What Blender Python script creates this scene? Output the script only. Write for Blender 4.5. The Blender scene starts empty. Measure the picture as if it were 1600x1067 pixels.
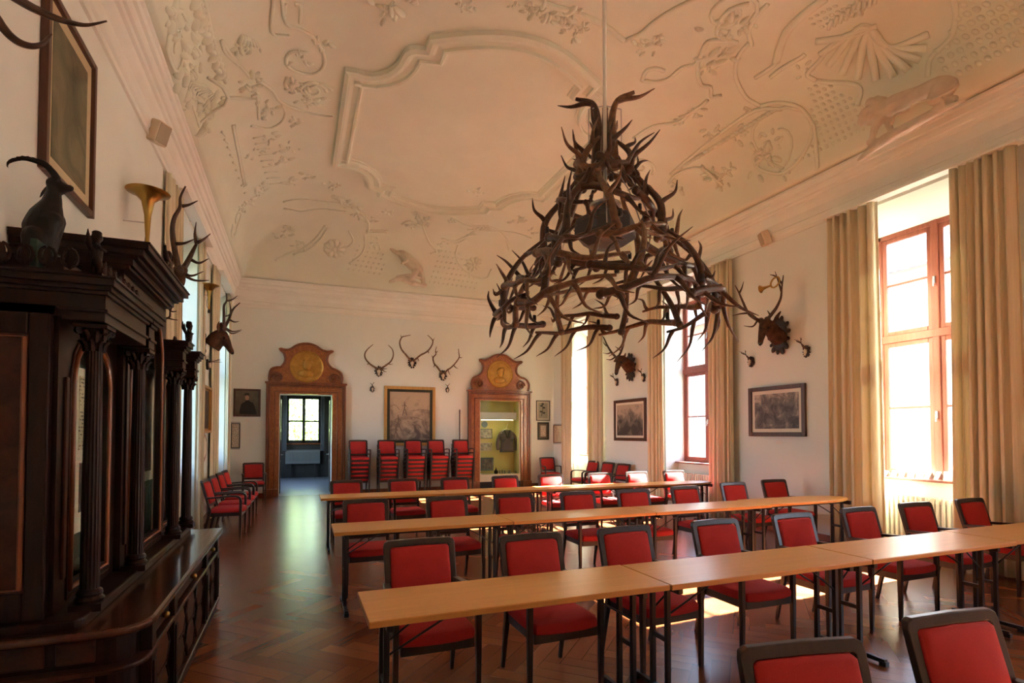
import bpy, math, random
from mathutils import Vector as V, Matrix
random.seed(7)
COL = bpy.context.scene.collection
SC = bpy.context.scene
PI = math.pi
# ---------------------------------------------------------------- camera model (world units: metres)
F, YAW, PIT, CY, H = 849.0, math.radians(21.62), math.radians(1.567), 654.24, 1.646
XL, XR, D, ZC, ZF = -1.57, 7.60, 15.60, 5.64, 7.00      # left / right / back wall, cornice top, flat ceiling

def ray(u, v):
    r = (u-800)/F; w = -(v-CY)/F
    fw = math.cos(PIT)-w*math.sin(PIT); up = math.sin(PIT)+w*math.cos(PIT)
    return V((r*math.cos(YAW)+fw*math.sin(YAW), -r*math.sin(YAW)+fw*math.cos(YAW), up))

def at(u, v, ax, val):
    """where the sight line through a photo pixel meets the plane ax = val"""
    d = ray(u, v); i = 'xyz'.index(ax); o = V((0, 0, H))
    return o+d*((val-o[i])/d[i])

def ceil_z(x, y):
    d = min(x-XL, (XR-x)+0.05, D-y)
    if d < 0.28: return ZC+0.02
    if d < 0.34: return ZC+0.02+(d-0.28)/0.06*0.2
    e = min(1, (d-0.34)/1.85)
    return ZC+0.22+(ZF-ZC-0.22)*math.sqrt(max(0, 1-(1-e)**2))

def on_ceiling(u, v):
    d = ray(u, v); o = V((0, 0, H)); lo, t = 0.5, 0.5
    while t < 30:
        p = o+d*t
        if p.x < XL or p.x > XR or p.y > D or p.z > ceil_z(p.x, p.y): break
        lo = t; t += 0.05
    hi = t
    for _ in range(14):
        m = (lo+hi)/2; p = o+d*m
        if p.x < XL or p.x > XR or p.y > D or p.z > ceil_z(p.x, p.y): hi = m
        else: lo = m
    p = o+d*lo; e = 0.03
    n = V((ceil_z(p.x+e, p.y)-ceil_z(p.x-e, p.y), ceil_z(p.x, p.y+e)-ceil_z(p.x, p.y-e), -2*e))
    if n.length < 1e-6: n = V((0, 0, -1))
    return p, n.normalized()

# ---------------------------------------------------------------- mesh builder
def catmull(pts, k=6):
    pts = [V(p) for p in pts]
    if len(pts) < 3:
        return [pts[0].lerp(pts[-1], i/k) for i in range(k+1)]
    P = [2*pts[0]-pts[1]]+pts+[2*pts[-1]-pts[-2]]; out = []
    for i in range(1, len(P)-2):
        a, b, c, d = P[i-1:i+3]
        for j in range(k):
            t = j/k
            out.append(0.5*((2*b)+(c-a)*t+(2*a-5*b+4*c-d)*t*t+(3*b-a-3*c+d)*t**3))
    out.append(pts[-1]); return out

class MB:
    def __init__(s): s.v = []; s.f = []; s.M = None
    def add(s, vs, fs):
        o = len(s.v)
        s.v += [tuple(s.M @ V(p)) if s.M else tuple(p) for p in vs]
        s.f += [tuple(i+o for i in f) for f in fs]; return s
    def box(s, a, b):
        x0, x1 = sorted((a[0], b[0])); y0, y1 = sorted((a[1], b[1])); z0, z1 = sorted((a[2], b[2]))
        return s.add([(x0,y0,z0),(x1,y0,z0),(x1,y1,z0),(x0,y1,z0),(x0,y0,z1),(x1,y0,z1),(x1,y1,z1),(x0,y1,z1)],
                     [(0,3,2,1),(4,5,6,7),(0,1,5,4),(1,2,6,5),(2,3,7,6),(3,0,4,7)])
    def bar(s, a, b, w, h, up=(0,0,1)):
        a, b = V(a), V(b); d = (b-a).normalized(); u = V(up)
        sd = d.cross(u)
        if sd.length < 1e-4: sd = d.cross(V((0, 1, 0)))
        sd.normalize(); u = sd.cross(d); vs = []
        for p in (a, b):
            for i, j in ((-1,-1),(1,-1),(1,1),(-1,1)): vs.append(p+sd*(i*w/2)+u*(j*h/2))
        return s.add(vs, [(0,1,2,3),(7,6,5,4),(0,4,5,1),(1,5,6,2),(2,6,7,3),(3,7,4,0)])
    def tube(s, pts, r, n=8, flat=1.0, nrm=None):
        """round sweep; r number or list; flat squashes it along nrm"""
        pts = [V(p) for p in pts]; m = len(pts)
        R = r if isinstance(r, (list, tuple)) else [r]*m
        vs = []; prev = None
        for i, p in enumerate(pts):
            t = (pts[min(i+1, m-1)]-pts[max(i-1, 0)])
            t = t.normalized() if t.length > 1e-9 else V((0, 0, 1))
            if nrm is not None: a = V(nrm) - t*t.dot(V(nrm))
            elif prev is None: a = t.cross(V((0.3, 0.5, 0.81)))
            else: a = prev - t*t.dot(prev)
            if a.length < 1e-6: a = t.orthogonal()
            a.normalize(); prev = a; b = t.cross(a)
            for k in range(n):
                q = 2*PI*k/n
                vs.append(p+(a*math.cos(q)*flat+b*math.sin(q))*R[i])
        fs = [(i*n+k, i*n+(k+1) % n, (i+1)*n+(k+1) % n, (i+1)*n+k) for i in range(m-1) for k in range(n)]
        fs += [tuple(reversed(range(n))), tuple((m-1)*n+k for k in range(n))]
        return s.add(vs, fs)
    def lathe(s, prof, c=(0,0,0), n=20, ax=None):
        """prof: (radius, height) list turned about z at c (or axis ax)"""
        c = V(c); A = V(ax).normalized() if ax else V((0, 0, 1)); U = A.orthogonal().normalized(); W = A.cross(U)
        vs = [c+A*h+(U*math.cos(2*PI*k/n)+W*math.sin(2*PI*k/n))*r for r, h in prof for k in range(n)]
        m = len(prof)
        fs = [(i*n+k, i*n+(k+1) % n, (i+1)*n+(k+1) % n, (i+1)*n+k) for i in range(m-1) for k in range(n)]
        fs += [tuple(reversed(range(n))), tuple((m-1)*n+k for k in range(n))]
        return s.add(vs, fs)
    def prism(s, poly, d):
        """polygon of 3-D points pushed along vector d"""
        n = len(poly); d = V(d); vs = [V(p) for p in poly]+[V(p)+d for p in poly]
        return s.add(vs, [tuple(reversed(range(n))), tuple(range(n, 2*n))]+[(i, (i+1) % n, n+(i+1) % n, n+i) for i in range(n)])
    def ell(s, c, r, nu=12, nv=8, R=None):
        c = V(c); vs = []
        for j in range(nv+1):
            th = PI*j/nv
            for i in range(nu):
                ph = 2*PI*i/nu
                p = V((r[0]*math.sin(th)*math.cos(ph), r[1]*math.sin(th)*math.sin(ph), r[2]*math.cos(th)))
                vs.append(c+(R @ p if R else p))
        return s.add(vs, [(j*nu+i, (j+1)*nu+i, (j+1)*nu+(i+1) % nu, j*nu+(i+1) % nu) for j in range(nv) for i in range(nu)])
    def loft(s, rings):
        n = len(rings[0]); vs = [p for r in rings for p in r]; m = len(rings)
        fs = [(i*n+k, i*n+(k+1) % n, (i+1)*n+(k+1) % n, (i+1)*n+k) for i in range(m-1) for k in range(n)]
        fs += [tuple(reversed(range(n))), tuple((m-1)*n+k for k in range(n))]
        return s.add(vs, fs)
    def build(s, name, mat, parent=None, smooth=False, bevel=0, seg=2, sub=0, remesh=0, solid=0, label=None):
        me = bpy.data.meshes.new(name)
        vs = s.v
        if parent is not None:
            o = V(parent.get('_o', (0, 0, 0))); vs = [(p[0]-o.x, p[1]-o.y, p[2]-o.z) for p in vs]
        me.from_pydata(vs, [], s.f); me.update()
        ob = bpy.data.objects.new(name, me); COL.objects.link(ob)
        me.materials.append(mat)
        if parent is not None: ob.parent = parent; ob['_o'] = tuple(parent.get('_o', (0, 0, 0)))
        if smooth: me.polygons.foreach_set('use_smooth', [True]*len(me.polygons))
        if solid:
            m = ob.modifiers.new('solid', 'SOLIDIFY'); m.thickness = solid
        if remesh:
            m = ob.modifiers.new('remesh', 'REMESH'); m.mode = 'VOXEL'; m.voxel_size = remesh; m.use_smooth_shade = True
            m = ob.modifiers.new('smooth', 'SMOOTH'); m.factor = 0.5; m.iterations = 3
        if bevel:
            m = ob.modifiers.new('bevel', 'BEVEL'); m.width = bevel; m.segments = seg; m.limit_method = 'ANGLE'; m.angle_limit = math.radians(40)
        if sub:
            m = ob.modifiers.new('sub', 'SUBSURF'); m.levels = sub; m.render_levels = sub
        if label: ob['label'] = label
        return ob

def tag(o, label=None, cat=None, group=None, kind=None):
    if label: o['label'] = label
    if cat: o['category'] = cat
    if group: o['group'] = group
    if kind: o['kind'] = kind
    return o

def thing(name, label, cat, loc=(0,0,0), rz=0, group=None, world=True):
    """an Empty at the thing's base; parts are given in world coordinates when world=True"""
    o = bpy.data.objects.new(name, None); COL.objects.link(o); o.empty_display_size = 0.1
    o.location = loc; o.rotation_euler = (0, 0, rz)
    if world: o['_o'] = tuple(loc)
    return tag(o, label, cat, group)

def dup(root, loc=None, rz=None, label=None, group=None):
    def cp(o, par):
        c = o.copy(); COL.objects.link(c); c.parent = par
        for ch in o.children: cp(ch, c)
        return c
    r = cp(root, None)
    if loc is not None: r.location = loc
    if rz is not None: r.rotation_euler = (0, 0, rz)
    if label: r['label'] = label
    if group: r['group'] = group
    return r

def struct(o): o['kind'] = 'structure'; return o
ORD = ['first', 'second', 'third', 'fourth', 'fifth', 'sixth', 'seventh', 'eighth']

# ---------------------------------------------------------------- materials
class NT:
    def __init__(s, name):
        s.m = bpy.data.materials.new(name); s.m.use_nodes = True; s.t = s.m.node_tree; s.n = s.t.nodes; s.n.clear()
        s.out = s.n.new('ShaderNodeOutputMaterial'); s.b = s.n.new('ShaderNodeBsdfPrincipled')
        s.t.links.new(s.b.outputs[0], s.out.inputs[0])
    def node(s, ty, **kw):
        n = s.n.new(ty)
        for k, v in kw.items(): setattr(n, k, v)
        return n
    def L(s, a, b): s.t.links.new(a, b)
    def m_(s, op, a, b=None, c=None):
        n = s.n.new('ShaderNodeMath'); n.operation = op
        for i, x in enumerate((a, b, c)):
            if x is None: continue
            if isinstance(x, (int, float)): n.inputs[i].default_value = x
            else: s.L(x, n.inputs[i])
        return n.outputs[0]
    def coord(s, scale=(1,1,1), kind='Object', rot=(0,0,0)):
        tc = s.n.new('ShaderNodeTexCoord'); mp = s.n.new('ShaderNodeMapping')
        mp.inputs['Scale'].default_value = scale; mp.inputs['Rotation'].default_value = rot
        s.L(tc.outputs[kind], mp.inputs[0]); return mp.outputs[0]
    def noise(s, vec, scale, detail=4, rough=0.55, dist=0):
        n = s.n.new('ShaderNodeTexNoise'); n.inputs['Scale'].default_value = scale; n.inputs['Detail'].default_value = detail
        n.inputs['Roughness'].default_value = rough; n.inputs['Distortion'].default_value = dist
        s.L(vec, n.inputs['Vector']); return n.outputs['Fac']
    def ramp(s, fac, stops):
        n = s.n.new('ShaderNodeValToRGB'); e = n.color_ramp.elements
        while len(e) < len(stops): e.new(0.5)
        for i, (p, c) in enumerate(stops): e[i].position = p; e[i].color = (*c, 1)
        s.L(fac, n.inputs[0]); return n.outputs[0]
    def bump(s, h, st=0.3, dist=0.01):
        n = s.n.new('ShaderNodeBump'); n.inputs['Strength'].default_value = st; n.inputs['Distance'].default_value = dist
        s.L(h, n.inputs['Height']); s.L(n.outputs[0], s.b.inputs['Normal'])

def M_flat(name, c, rough=0.5, metal=0, spec=0.5):
    t = NT(name); t.b.inputs['Base Color'].default_value = (*c, 1); t.b.inputs['Roughness'].default_value = rough
    t.b.inputs['Metallic'].default_value = metal; t.b.inputs['Specular IOR Level'].default_value = spec
    return t.m
def M_noise(name, c1, c2, scale=8, rough=0.6, bump=0.2, bs=None, st=(1,1,1), metal=0, lo=0.35, hi=0.65, dist=0, spec=0.5, bd=0.01):
    t = NT(name); v = t.coord(st); f = t.noise(v, scale, 5, 0.6, dist)
    t.L(t.ramp(f, [(lo, c1), (hi, c2)]), t.b.inputs['Base Color']); t.b.inputs['Roughness'].default_value = rough
    t.b.inputs['Metallic'].default_value = metal; t.b.inputs['Specular IOR Level'].default_value = spec
    if bump: t.bump(t.noise(v, bs or scale*3, 4), bump, bd)
    return t.m

def M_parquet():
    t = NT('herringbone_parquet'); v = t.coord((1,1,1), 'Object', (0, 0, math.radians(45)))
    sep = t.node('ShaderNodeSeparateXYZ'); t.L(v, sep.inputs[0]); w = 0.125; n = 5
    x = t.m_('DIVIDE', sep.outputs[0], w); y = t.m_('DIVIDE', sep.outputs[1], w)
    i = t.m_('FLOOR', x); j = t.m_('FLOOR', y)
    k = t.m_('FLOORED_MODULO', t.m_('SUBTRACT', i, j), 2*n)
    k2 = t.m_('FLOORED_MODULO', t.m_('SUBTRACT', j, i), 2*n)
    hor = t.m_('LESS_THAN', k, n-0.5); ver = t.m_('SUBTRACT', 1, hor)
    idx = t.m_('ADD', t.m_('MULTIPLY', hor, t.m_('SUBTRACT', i, k)), t.m_('MULTIPLY', ver, i))
    idy = t.m_('ADD', t.m_('MULTIPLY', hor, j), t.m_('MULTIPLY', ver, t.m_('SUBTRACT', j, k2)))
    cid = t.node('ShaderNodeCombineXYZ'); t.L(idx, cid.inputs[0]); t.L(idy, cid.inputs[1]); t.L(t.m_('MULTIPLY', hor, 7), cid.inputs[2])
    wn = t.node('ShaderNodeTexWhiteNoise', noise_dimensions='3D'); t.L(cid.outputs[0], wn.inputs['Vector'])
    # grain along each board
    gx = t.m_('ADD', t.m_('MULTIPLY', hor, sep.outputs[0]), t.m_('MULTIPLY', ver, sep.outputs[1]))
    gy = t.m_('ADD', t.m_('MULTIPLY', hor, sep.outputs[1]), t.m_('MULTIPLY', ver, sep.outputs[0]))
    g = t.node('ShaderNodeCombineXYZ'); t.L(t.m_('MULTIPLY', gx, 2.5), g.inputs[0]); t.L(t.m_('MULTIPLY', gy, 40), g.inputs[1]); t.L(t.m_('MULTIPLY', wn.outputs['Value'], 20), g.inputs[2])
    grain = t.noise(g.outputs[0], 1.0, 3)
    fac = t.m_('ADD', t.m_('ADD', t.m_('MULTIPLY', wn.outputs['Value'], 0.62), t.m_('MULTIPLY', grain, 0.25)), t.m_('MULTIPLY', hor, 0.14))
    col = t.ramp(fac, [(0.05, (0.115, 0.032, 0.010)), (0.5, (0.165, 0.048, 0.015)), (1.0, (0.26, 0.086, 0.028))])
    # joints
    fx = t.m_('FRACT', x); fy = t.m_('FRACT', y)
    across = t.m_('ADD', t.m_('MULTIPLY', hor, fy), t.m_('MULTIPLY', ver, fx))
    dj = t.m_('MINIMUM', across, t.m_('SUBTRACT', 1, across)); jn = t.m_('GREATER_THAN', dj, 0.012)
    ends = t.m_('ADD', t.m_('MULTIPLY', hor, t.m_('ADD', k, fx)), t.m_('MULTIPLY', ver, t.m_('ADD', t.m_('SUBTRACT', k2, 1), fy)))
    ee = t.m_('MULTIPLY', t.m_('GREATER_THAN', ends, 0.02), t.m_('LESS_THAN', ends, n-0.02))
    jn = t.m_('MULTIPLY', jn, t.m_('MAXIMUM', ee, 0.5))
    mx = t.node('ShaderNodeMix', data_type='RGBA'); t.L(jn, mx.inputs['Factor'])
    mx.inputs['A'].default_value = (0.05, 0.016, 0.007, 1); t.L(col, mx.inputs['B'])
    t.L(mx.outputs['Result'], t.b.inputs['Base Color'])
    wv = t.noise(t.coord((1,1,1)), 5, 3)
    t.b.inputs['Roughness'].default_value = 0.27; t.b.inputs['Specular IOR Level'].default_value = 0.4
    t.bump(t.noise(t.coord((1,1,1)), 1.3, 1), 0.06, 0.02)
    return t.m

def M_wood(name, dark, light, axis='z', scale=6, rough=0.35, stretch=12, coat=0.0, burl=False, spec=0.5):
    t = NT(name)
    st = {'x': (1, stretch, stretch), 'y': (stretch, 1, stretch), 'z': (stretch, stretch, 1)}[axis]
    if burl: v = t.coord((1.6, 1.6, 1)); f = t.noise(v, scale, 6, 0.62, 2.2)
    else: v = t.coord(st); f = t.noise(v, scale*0.35, 5, 0.6, 0.6)
    t.L(t.ramp(f, [(0.3, dark), (0.7, light)]), t.b.inputs['Base Color'])
    t.b.inputs['Roughness'].default_value = rough; t.b.inputs['Coat Weight'].default_value = coat; t.b.inputs['Specular IOR Level'].default_value = spec
    t.bump(f, 0.08, 0.004); return t.m

def M_glass(name='window_glass', tint=(1,1,1), gl=0.03):
    t = NT(name); t.n.remove(t.b)
    tr = t.node('ShaderNodeBsdfTransparent'); tr.inputs[0].default_value = (*tint, 1)
    g = t.node('ShaderNodeBsdfGlossy'); g.inputs['Roughness'].default_value = gl
    fr = t.node('ShaderNodeFresnel'); fr.inputs[0].default_value = 1.45
    geo = t.node('ShaderNodeNewGeometry'); k = t.m_('MULTIPLY', fr.outputs[0], t.m_('SUBTRACT', 1, geo.outputs['Backfacing']))   # no total reflection inside the thin pane
    mx = t.node('ShaderNodeMixShader'); t.L(k, mx.inputs[0]); t.L(tr.outputs[0], mx.inputs[1]); t.L(g.outputs[0], mx.inputs[2])
    t.L(mx.outputs[0], t.out.inputs[0]); return t.m

def M_art(name, stops, scale=3, dist=1.0, grad=0.5, seed=0, detail=8, rough=0.5):
    """a picture: cloudy tones, darker towards its foot"""
    t = NT(name); tc = t.node('ShaderNodeTexCoord'); mp = t.node('ShaderNodeMapping'); mp.inputs['Location'].default_value = (seed*3.1, seed*1.7, seed)
    t.L(tc.outputs['Object'], mp.inputs[0]); f = t.noise(mp.outputs[0], scale, detail, 0.6, dist)
    sp = t.node('ShaderNodeSeparateXYZ'); t.L(tc.outputs['Generated'], sp.inputs[0])
    k = t.m_('ADD', f, t.m_('MULTIPLY', t.m_('SUBTRACT', sp.outputs[2], 0.5), grad))
    t.L(t.ramp(k, stops), t.b.inputs['Base Color']); t.b.inputs['Roughness'].default_value = rough; return t.m

def M_text(name, paper, ink, sy=60, dens=0.5):
    """a sheet with columns of fine print (illegible at this distance)"""
    t = NT(name); tc = t.node('ShaderNodeTexCoord'); sp = t.node('ShaderNodeSeparateXYZ'); t.L(tc.outputs['Object'], sp.inputs[0])
    ln = t.m_('LESS_THAN', t.m_('FRACT', t.m_('MULTIPLY', sp.outputs[2], sy)), 0.4)
    f = t.noise(tc.outputs['Object'], 45, 2); wd = t.m_('GREATER_THAN', f, dens)
    mx = t.node('ShaderNodeMix', data_type='RGBA'); t.L(t.m_('MULTIPLY', ln, wd), mx.inputs['Factor'])
    mx.inputs['A'].default_value = (*paper, 1); mx.inputs['B'].default_value = (*ink, 1)
    t.L(mx.outputs['Result'], t.b.inputs['Base Color']); t.b.inputs['Roughness'].default_value = 0.6; return t.m

def M_fabric(name, c1, c2, rough=0.9, sc=350, sheen=0.3):
    t = NT(name); v = t.coord(); f = t.noise(v, sc, 2); g = t.noise(v, 6, 3)
    k = t.m_('ADD', t.m_('MULTIPLY', f, 0.5), t.m_('MULTIPLY', g, 0.5))
    t.L(t.ramp(k, [(0.35, c1), (0.65, c2)]), t.b.inputs['Base Color']); t.b.inputs['Roughness'].default_value = rough
    t.b.inputs['Sheen Weight'].default_value = sheen; t.bump(f, 0.3, 0.002); return t.m

def M_curtain(name, c):
    t = NT(name); v = t.coord((30, 30, 0.6)); f = t.noise(v, 3, 3)
    t.L(t.ramp(f, [(0.3, tuple(x*0.86 for x in c)), (0.7, c)]), t.b.inputs['Base Color']); t.b.inputs['Roughness'].default_value = 0.85
    tr = t.node('ShaderNodeBsdfTranslucent'); tr.inputs[0].default_value = (*c, 1)
    mx = t.node('ShaderNodeMixShader'); mx.inputs[0].default_value = 0.05
    t.L(t.b.outputs[0], mx.inputs[1]); t.L(tr.outputs[0], mx.inputs[2]); t.L(mx.outputs[0], t.out.inputs[0]); return t.m

PL = (0.77, 0.81, 0.75)
m_wall = M_noise('wall_plaster', tuple(c*0.97 for c in PL), PL, 1.5, 0.85, 0.12, 25)
m_ceil = M_noise('ceiling_plaster', (0.70, 0.725, 0.60), (0.745, 0.77, 0.645), 1.2, 0.85, 0.12, 18)
m_corn = M_noise('cornice_plaster', (0.79, 0.785, 0.71), (0.83, 0.825, 0.755), 2, 0.8, 0.05, 20)
m_reveal = M_flat('window_reveal_paint', (0.86, 0.85, 0.82), 0.8)
m_floor = M_parquet()
m_frame = M_wood('window_wood', (0.20, 0.055, 0.035), (0.30, 0.09, 0.06), 'z', 5, 0.4)
m_glass = M_glass()
m_case = M_glass('case_glass', (0.93, 0.97, 0.95), 0.02)
m_chair = M_wood('dark_chair_wood', (0.022, 0.014, 0.011), (0.045, 0.028, 0.02), 'z', 6, 0.33)
m_red = M_fabric('red_upholstery', (0.36, 0.013, 0.011), (0.48, 0.021, 0.016), sheen=0.0)
m_top = M_wood('beech_tabletop', (0.64, 0.29, 0.055), (0.73, 0.35, 0.075), 'x', 5, 0.30, 10)
m_edge = M_wood('beech_edge', (0.50, 0.21, 0.045), (0.60, 0.27, 0.06), 'x', 5, 0.35, 10)
m_black = M_flat('black_steel', (0.012, 0.012, 0.013), 0.35)
m_steel = M_flat('steel', (0.55, 0.55, 0.55), 0.3, 1)
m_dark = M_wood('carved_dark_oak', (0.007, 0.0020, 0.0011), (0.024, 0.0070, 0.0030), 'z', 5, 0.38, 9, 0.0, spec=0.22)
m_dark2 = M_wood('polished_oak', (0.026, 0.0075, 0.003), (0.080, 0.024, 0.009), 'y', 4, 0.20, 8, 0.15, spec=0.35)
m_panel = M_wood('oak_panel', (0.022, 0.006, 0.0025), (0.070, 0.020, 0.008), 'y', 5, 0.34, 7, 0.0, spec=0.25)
m_burl = M_wood('walnut_burl', (0.20, 0.050, 0.012), (0.46, 0.165, 0.045), 'z', 7, 0.28, 8, 0.5, burl=True)
m_burl2 = M_wood('walnut_moulding', (0.13, 0.032, 0.010), (0.27, 0.085, 0.026), 'z', 5, 0.28, 8, 0.5)
m_gold = M_noise('gilded_relief', (0.40, 0.20, 0.035), (0.55, 0.30, 0.055), 8, 0.38, 0.3, 16, metal=0.55, bd=0.012)
m_gilt = M_wood('gilt_frame', (0.40, 0.21, 0.05), (0.62, 0.38, 0.12), 'z', 5, 0.35)
m_antler = M_noise('antler', (0.026, 0.012, 0.007), (0.095, 0.043, 0.021), 22, 0.38, 0.5, 60, lo=0.3, hi=0.7, bd=0.003)
m_antlerL = M_noise('antler_tan', (0.07, 0.03, 0.014), (0.26, 0.14, 0.065), 18, 0.4, 0.5, 60, lo=0.3, hi=0.75, bd=0.003)
m_bone = M_flat('bone', (0.72, 0.62, 0.47), 0.6)
m_fur = M_noise('deer_fur', (0.045, 0.022, 0.013), (0.115, 0.055, 0.03), 12, 0.9, 0.5, 120, bd=0.004, spec=0.2)
m_shield = M_noise('carved_shield', (0.012, 0.007, 0.005), (0.035, 0.018, 0.01), 20, 0.5, 0.5, 60, bd=0.004)
m_eye = M_flat('glass_eye', (0.005, 0.004, 0.003), 0.05)
m_brass = M_flat('brass', (0.42, 0.26, 0.07), 0.28, 1)
m_bronze = M_noise('dark_bronze', (0.006, 0.005, 0.005), (0.014, 0.012, 0.011), 15, 0.5, 0.3, 50, spec=0.25)
m_curt = M_curtain('beige_curtain', (0.76, 0.69, 0.49))
m_rad = M_flat('radiator_enamel', (0.80, 0.77, 0.68), 0.35)
m_speaker = M_flat('speaker_cream', (0.66, 0.55, 0.40), 0.5)
m_mat = M_flat('picture_mount', (0.78, 0.72, 0.58), 0.7)
m_card = M_flat('label_card', (0.78, 0.74, 0.66), 0.6)
m_green = M_noise('green_case_lining', (0.030, 0.060, 0.045), (0.045, 0.085, 0.062), 40, 0.9, 0.1)
# ================================================================ THE ROOM
Y0 = -2.6                                        # wall behind the camera
WR = [0.30, 4.73, 9.16, 13.55]                   # window axes on the right wall; first unseen, kept to brighten the near end
WL = [9.55, 13.45]                         # window axes on the left wall
TH = 0.66; HW = 0.78; ZT = 4.87; ZS = 1.0        # wall thickness, half opening, opening head, sill

b = MB().box((XL-TH, Y0-0.4, -0.2), (XR+TH, D+6.6, 0)); struct(b.build('floor', m_floor))

def side_wall(name, x0, x1, cs, xin, outd):
    """wall of bays between full-height window niches; outd = +1 when outside is +x"""
    b = MB(); ys = [Y0-0.4]
    for c in cs: ys += [c-HW, c+HW]
    ys.append(D+0.5)
    for i in range(0, len(ys), 2): b.box((x0, ys[i], 0), (x1, ys[i+1], ZT))
    b.box((x0, Y0-0.4, ZT), (x1, D+0.5, 7.3))
    for c in cs:
        xa = xin+outd*0.34; b.box((xa, c-HW, 0), (xin+outd*TH, c+HW, ZS))           # parapet under the sill
        xf = xin+outd*0.50                                                            # sloping head of the niche
        b.prism([(xin+outd*0.002, c-HW, ZT), (xf, c-HW, 4.58), (xin+outd*TH, c-HW, 4.58), (xin+outd*TH, c-HW, ZT)], (0, 2*HW, 0))
    return struct(b.build(name, m_wall))
side_wall('wall_right', XR, XR+TH, WR, XR, 1)
side_wall('wall_left', XL-TH, XL, WL, XL, -1)

# far wall with the doorway and the show-case niche
dA = at(437, 617, 'y', D); dB = at(519, 617, 'y', D); DX0, DX1, DZ = dA.x, dB.x, 2.70
nA = at(749, 625, 'y', D); nB = at(813, 627, 'y', D); NX0, NX1, NZ = nA.x, nB.x, at(780, 626, 'y', D).z
b = MB()
for x0, x1, z0, z1 in ((XL-TH, DX0, 0, 7.3), (DX0, DX1, DZ, 7.3), (DX1, NX0, 0, 7.3), (NX0, NX1, NZ, 7.3), (NX1, XR+TH, 0, 7.3)):
    b.box((x0, D, z0), (x1, D+0.55, z1))
struct(b.build('wall_back', m_wall))
b = MB().box((XL-TH, Y0-0.4, 0), (XR+TH, Y0, 7.3)); struct(b.build('wall_front', m_wall))

# coved ceiling
def axis(vals):
    out = []
    for a, bb, n in vals: out += [a+(bb-a)*i/n for i in range(n)]
    return out+[vals[-1][1]]
xs = axis([(XL, XL+0.27, 2), (XL+0.27, XL+0.36, 4), (XL+0.36, XL+2.2, 26), (XL+2.2, XR-2.2, 4), (XR-2.2, XR-0.3, 26), (XR-0.3, XR-0.2, 4), (XR-0.2, XR, 2)])
ys = axis([(Y0, D-2.2, 6), (D-2.2, D-0.36, 26), (D-0.36, D-0.27, 4), (D-0.27, D, 2)])
b = MB(); nx, ny = len(xs), len(ys)
b.add([(x, y, ceil_z(x, y)) for y in ys for x in xs], [(j*nx+i, (j+1)*nx+i, (j+1)*nx+i+1, j*nx+i+1) for j in range(ny-1) for i in range(nx-1)])
cl = struct(b.build('ceiling', m_ceil, smooth=True))
b = MB().box((XL-TH, Y0-0.4, 7.3), (XR+TH, D+0.5, 7.5)); struct(b.build('trim_roof_slab', m_wall))

# cornice: stepped profile (projection, z) run along three walls, mitred at the corners
def cornice(prof, name, kx, kr, ky):
    b = MB(); ps = []
    for o, z in prof: ps.append([(XL+o*kx, Y0, z), (XL+o*kx, D-o*ky, z), (XR-o*kr, D-o*ky, z), (XR-o*kr, Y0, z)])
    n = len(ps); vs = [p for r in ps for p in r]
    b.add(vs, [(i*4+k, i*4+k+1, (i+1)*4+k+1, (i+1)*4+k) for i in range(n-1) for k in range(3)])
    return struct(b.build(name, m_corn))
cornice([(0, 4.93), (0.03, 4.93), (0.03, 4.99), (0.05, 5.02), (0.05, 5.08), (0.025, 5.10), (0.03, 5.22), (0.07, 5.30), (0.08, 5.36), (0.11, 5.37), (0.12, 5.41),
         (0.15, 5.42), (0.165, 5.46), (0.17, 5.50), (0.20, 5.51), (0.205, 5.58), (0.225, 5.60), (0.225, ZC), (0.0, ZC+0.01)], 'trim_cornice', 1.0, 0.75, 1.15)

# skirting
b = MB()
for a, c in ((WL[0]+HW, WL[1]-HW), (WL[1]+HW, D)): b.box((XL, a, 0), (XL+0.02, c, 0.14))
struct(b.build('baseboard_left', m_burl2))
b = MB()
for i in range(len(WR)):
    a = WR[i-1]+HW if i else Y0
    b.box((XR-0.02, a, 0), (XR, WR[i]-HW, 0.09))
b.box((XR-0.02, WR[-1]+HW, 0), (XR, D, 0.09)); struct(b.build('baseboard_right', m_burl2))
b = MB()
for a, c in ((XL, DX0-0.3), (DX1+0.33, NX0-0.36), (NX1+0.36, XR)): b.box((a, D-0.02, 0), (c, D, 0.10))
struct(b.build('baseboard_back', m_burl2))

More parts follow.
